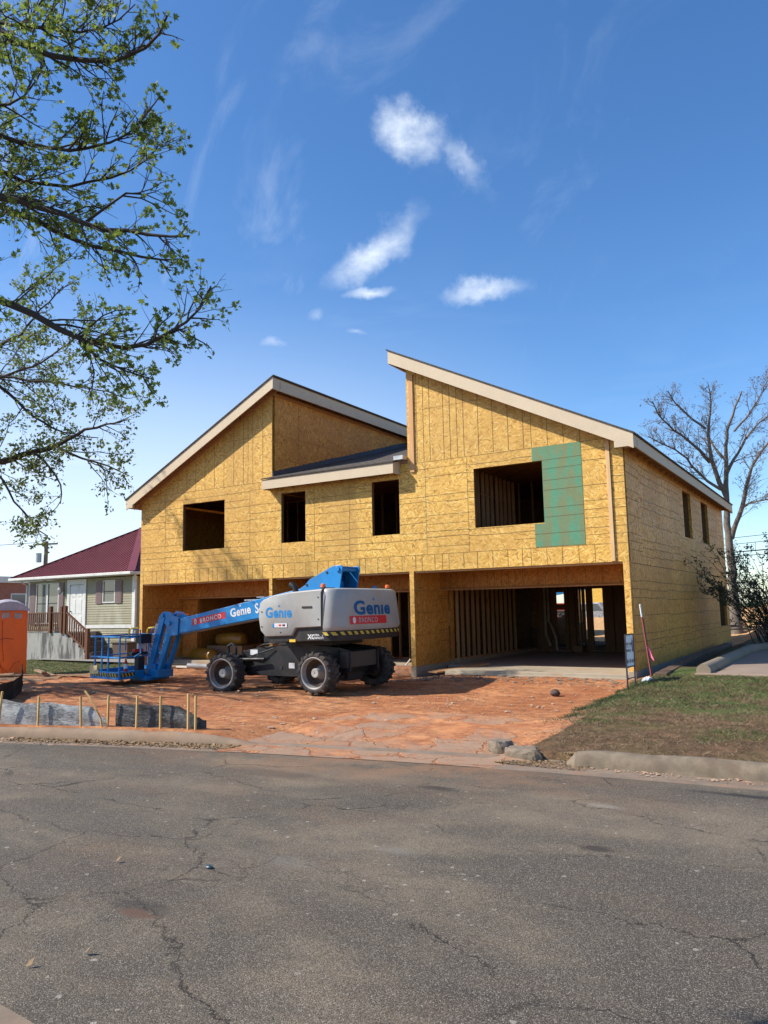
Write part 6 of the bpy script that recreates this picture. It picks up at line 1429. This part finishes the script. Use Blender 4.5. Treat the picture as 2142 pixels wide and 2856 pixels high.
# ---------------------------------------------------------------- ground cover
def blades(name, n, area, mats, hmin, hmax, w, mask=None, lean=.5, z=None, label=None, cat=None):
    r = np.random.default_rng(abs(hash(name)) % 1000 if False else n % 997); x = r.uniform(area[0],area[1],n); y = r.uniform(area[2],area[3],n)
    if mask is not None: k = mask(x,y,r); x, y = x[k], y[k]
    n = len(x); z0 = height(x,y); h = r.uniform(hmin,hmax,n); a = r.uniform(0,2*np.pi,n); ln = r.normal(0,lean,(n,2))*h[:,None]
    b = np.stack([x,y,z0-.005],1); s = np.stack([np.cos(a),np.sin(a),0*a],1)*w/2; t = b+np.stack([ln[:,0],ln[:,1],h],1); m1 = b+np.stack([ln[:,0]*.35,ln[:,1]*.35,h*.55],1)
    V = np.stack([b-s,b+s,m1+s*.8,t,m1-s*.8],1).reshape(-1,3); I = (np.arange(n)*5)[:,None]; F = np.concatenate([I+np.array([0,1,2,4]), I+np.array([4,2,3,3])])
    V = V.reshape(-1,3)
    me_F = (I+np.array([0,1,2,4])); T2 = np.stack([V.reshape(n,5,3)[:,0],V.reshape(n,5,3)[:,1],V.reshape(n,5,3)[:,2]*.5+V.reshape(n,5,3)[:,3]*.5,V.reshape(n,5,3)[:,3]],1).reshape(-1,3)
    F = (np.arange(n)*4)[:,None]+np.array([0,1,2,3])
    o = fastmesh(name, T2, F, mats, mi=r.integers(0,len(mats),n)); tag(o, label, cat, kind='stuff'); return o
edge = lambda x, y: x-(.12+.1*np.sin(y*2.1))+np.where(y < -7.2, (y+7.2)*-.0, 0)
pat = lambda x, y: fbm(x*1.1+3, y*1.1+7, 4)
inv = lambda x, y: (y > yc(x)+.06) & (y < np.where(x > 1.35, -1.12, 3)) & ~((x > .30) & (x < .98) & (y > -1.35))
blades('dry_grass', 52000, (.0,7.5,-8.6,-1.0), [GRASSD], .012, .045, .007, lambda x,y,r: (edge(x,y) > 0) & inv(x,y) & (np.abs(pat(x,y)-.0)*0+fbm(x*2.1+1,y*2.6+4,4)+r.normal(0,.07,len(x)) < .06) , 1.3, label='dry straw coloured grass thatch on the right verge', cat='grass')
blades('green_grass', 80000, (.15,7.5,-7.6,-1.0), [GRASS, GRASS, GRASSD], .02, .055, .007, lambda x,y,r: (edge(x,y) > .1) & inv(x,y) & (pat(x,y)*1.3+.11*(y+5.3)+r.normal(0,.10,len(x)) > .10), .8, label='green spring grass on the upper right verge', cat='grass')
wl = lambda x, y: np.minimum(np.abs(x-.15-.35*vnoise(y*1.7,y*0)), 9)
blades('weed_clump', 16000, (-.25,1.3,-6.6,-1.2), [WEED], .015, .06, .010, lambda x,y,r: (wl(x,y) < .20+.1*np.sin(y*5)) & (x > -.12+.25*vnoise(y*3,y*0+2)) & (vnoise(x*2.7,y*2.7) > .42), 1.0, label='low dark green weeds where the verge meets the red dirt', cat='weeds')
blades('yard_grass', 60000, (-29,-16.2,-3.5,5.0), [GRASS, GRASSD], .02, .06, .014, lambda x,y,r: (y-(x+16)*.38*-1*-1 > -1.6), .8, label='short grass in front of the bungalow porch', cat='grass')
def scatter(name, n, pts, size, m, label, cat, flat=.5, lift=.0):
    r = np.random.default_rng(n % 991); base = np.array([(1,0,0),(-.6,.8,0),(-.5,-.85,0),(.1,.1,1),(0,0,-.6)]); tri = np.array([(0,1,3,3),(1,2,3,3),(2,0,3,3)])
    oc = np.array([(1,0,0),(0,1,0),(-1,0,0),(0,-1,0),(0,0,1),(.6,.6,.55),(-.6,.6,.5),(-.6,-.6,.6),(.6,-.6,.5)]); F0 = np.array([(0,5,4,8),(1,6,4,5),(2,7,4,6),(3,8,4,7),(0,1,5,5)])[:4]
    F0 = np.array([(0,5,4,8),(1,6,4,5),(2,7,4,6),(3,8,4,7)]); 
    P = pts; n = len(P); s = size*r.lognormal(0,.55,n); a = r.uniform(0,6.28,n); st_ = r.uniform(.6,1.4,(n,3)); V = oc[None]*st_[:,None,:]+r.normal(0,.12,(n,9,3)); V[:,:,2] *= flat
    ca, sa = np.cos(a)[:,None], np.sin(a)[:,None]; V = np.stack([V[:,:,0]*ca-V[:,:,1]*sa, V[:,:,0]*sa+V[:,:,1]*ca, V[:,:,2]],-1)*s[:,None,None]+P[:,None,:]
    side = np.array([(0,1,5,5)]); F = (np.arange(n)*9)[:,None,None]+np.array([(0,5,4,8),(1,6,4,5),(2,7,4,6),(3,8,4,7)])[None]
    o = fastmesh(name, V.reshape(-1,3), F.reshape(-1,4), m); tag(o, label, cat, kind='stuff'); return o
r = np.random.default_rng(44)
x = r.uniform(-15,.2,3600); y = r.uniform(-9.3,-.1,3600); k = (y > yc(x)+.1)
x, y = x[k], y[k]; scatter('soil_clods', 1, np.stack([x,y,height(x,y)+.003],1), .014, STONE, 'small clods and stones strewn over the red dirt', 'clods')
x = r.uniform(-5.6,.1,500); y = r.uniform(-1.4,-.15,500); scatter('rubble', 2, np.stack([x,y,height(x,y)+.005],1), .022, STONEG, 'pale rubble along the garage slab edge', 'rubble')
x = np.concatenate([r.uniform(-9,-3.2,1500), r.uniform(1.2,5,250)]); y = yc(x)-.22-np.abs(r.normal(0,.14,len(x))); scatter('gutter_grit', 3, np.stack([x,y,ZR+.004+0*x],1), .010, STONE, 'grit lying in the kerb gutter', 'grit', .4)
def leaflit(name, x, y, z, size, label):
    n = len(x); rr = np.random.default_rng(n); a = rr.uniform(0,6.28,n); t = rr.normal(0,.5,(n,2)); s = size*rr.uniform(.5,1.4,n)
    q = np.array([(-1,0),(0,-.55),(1,0),(0,.55)]); V = np.stack([q[None,:,0]*np.cos(a)[:,None]-q[None,:,1]*np.sin(a)[:,None], q[None,:,0]*np.sin(a)[:,None]+q[None,:,1]*np.cos(a)[:,None], np.abs(rr.normal(.3,.3,(n,4)))],-1)*s[:,None,None]
    V += np.stack([x,y,z],-1)[:,None,:]; o = fastmesh(name, V.reshape(-1,3), np.arange(n*4).reshape(n,4), LITTER); return tag(o, label, 'leaves', kind='stuff')
x = np.concatenate([r.uniform(-9.6,-7.2,1500), r.uniform(-6.9,-3.2,4200)]); y = yc(x)-.20-np.abs(r.normal(0,.13,len(x))); leaflit('leaf_litter', x, y, ZR+.006+0*x, .022, 'dead leaves gathered in the gutter below the silt fence')
x = r.uniform(.45,1.55,1300); y = yc(x)-.30+r.uniform(-.12,.42,1300)*np.clip((x-.3),.2,1); leaflit('leaf_litter', x, y, np.where(y > yc(x), height(x,y)+.005, ZR+.012), .014, 'dead leaves and straw between the broken kerb and the intact kerb')
tag(blob('dirt_mound', worn('loose_clay', (.50,.24,.12), .95, .2, 8, .6), (-6.3,.35,.0), .75, (1,.55,.28), 6, 4, .3), 'small heap of red clay at the middle bay', 'dirt heap')
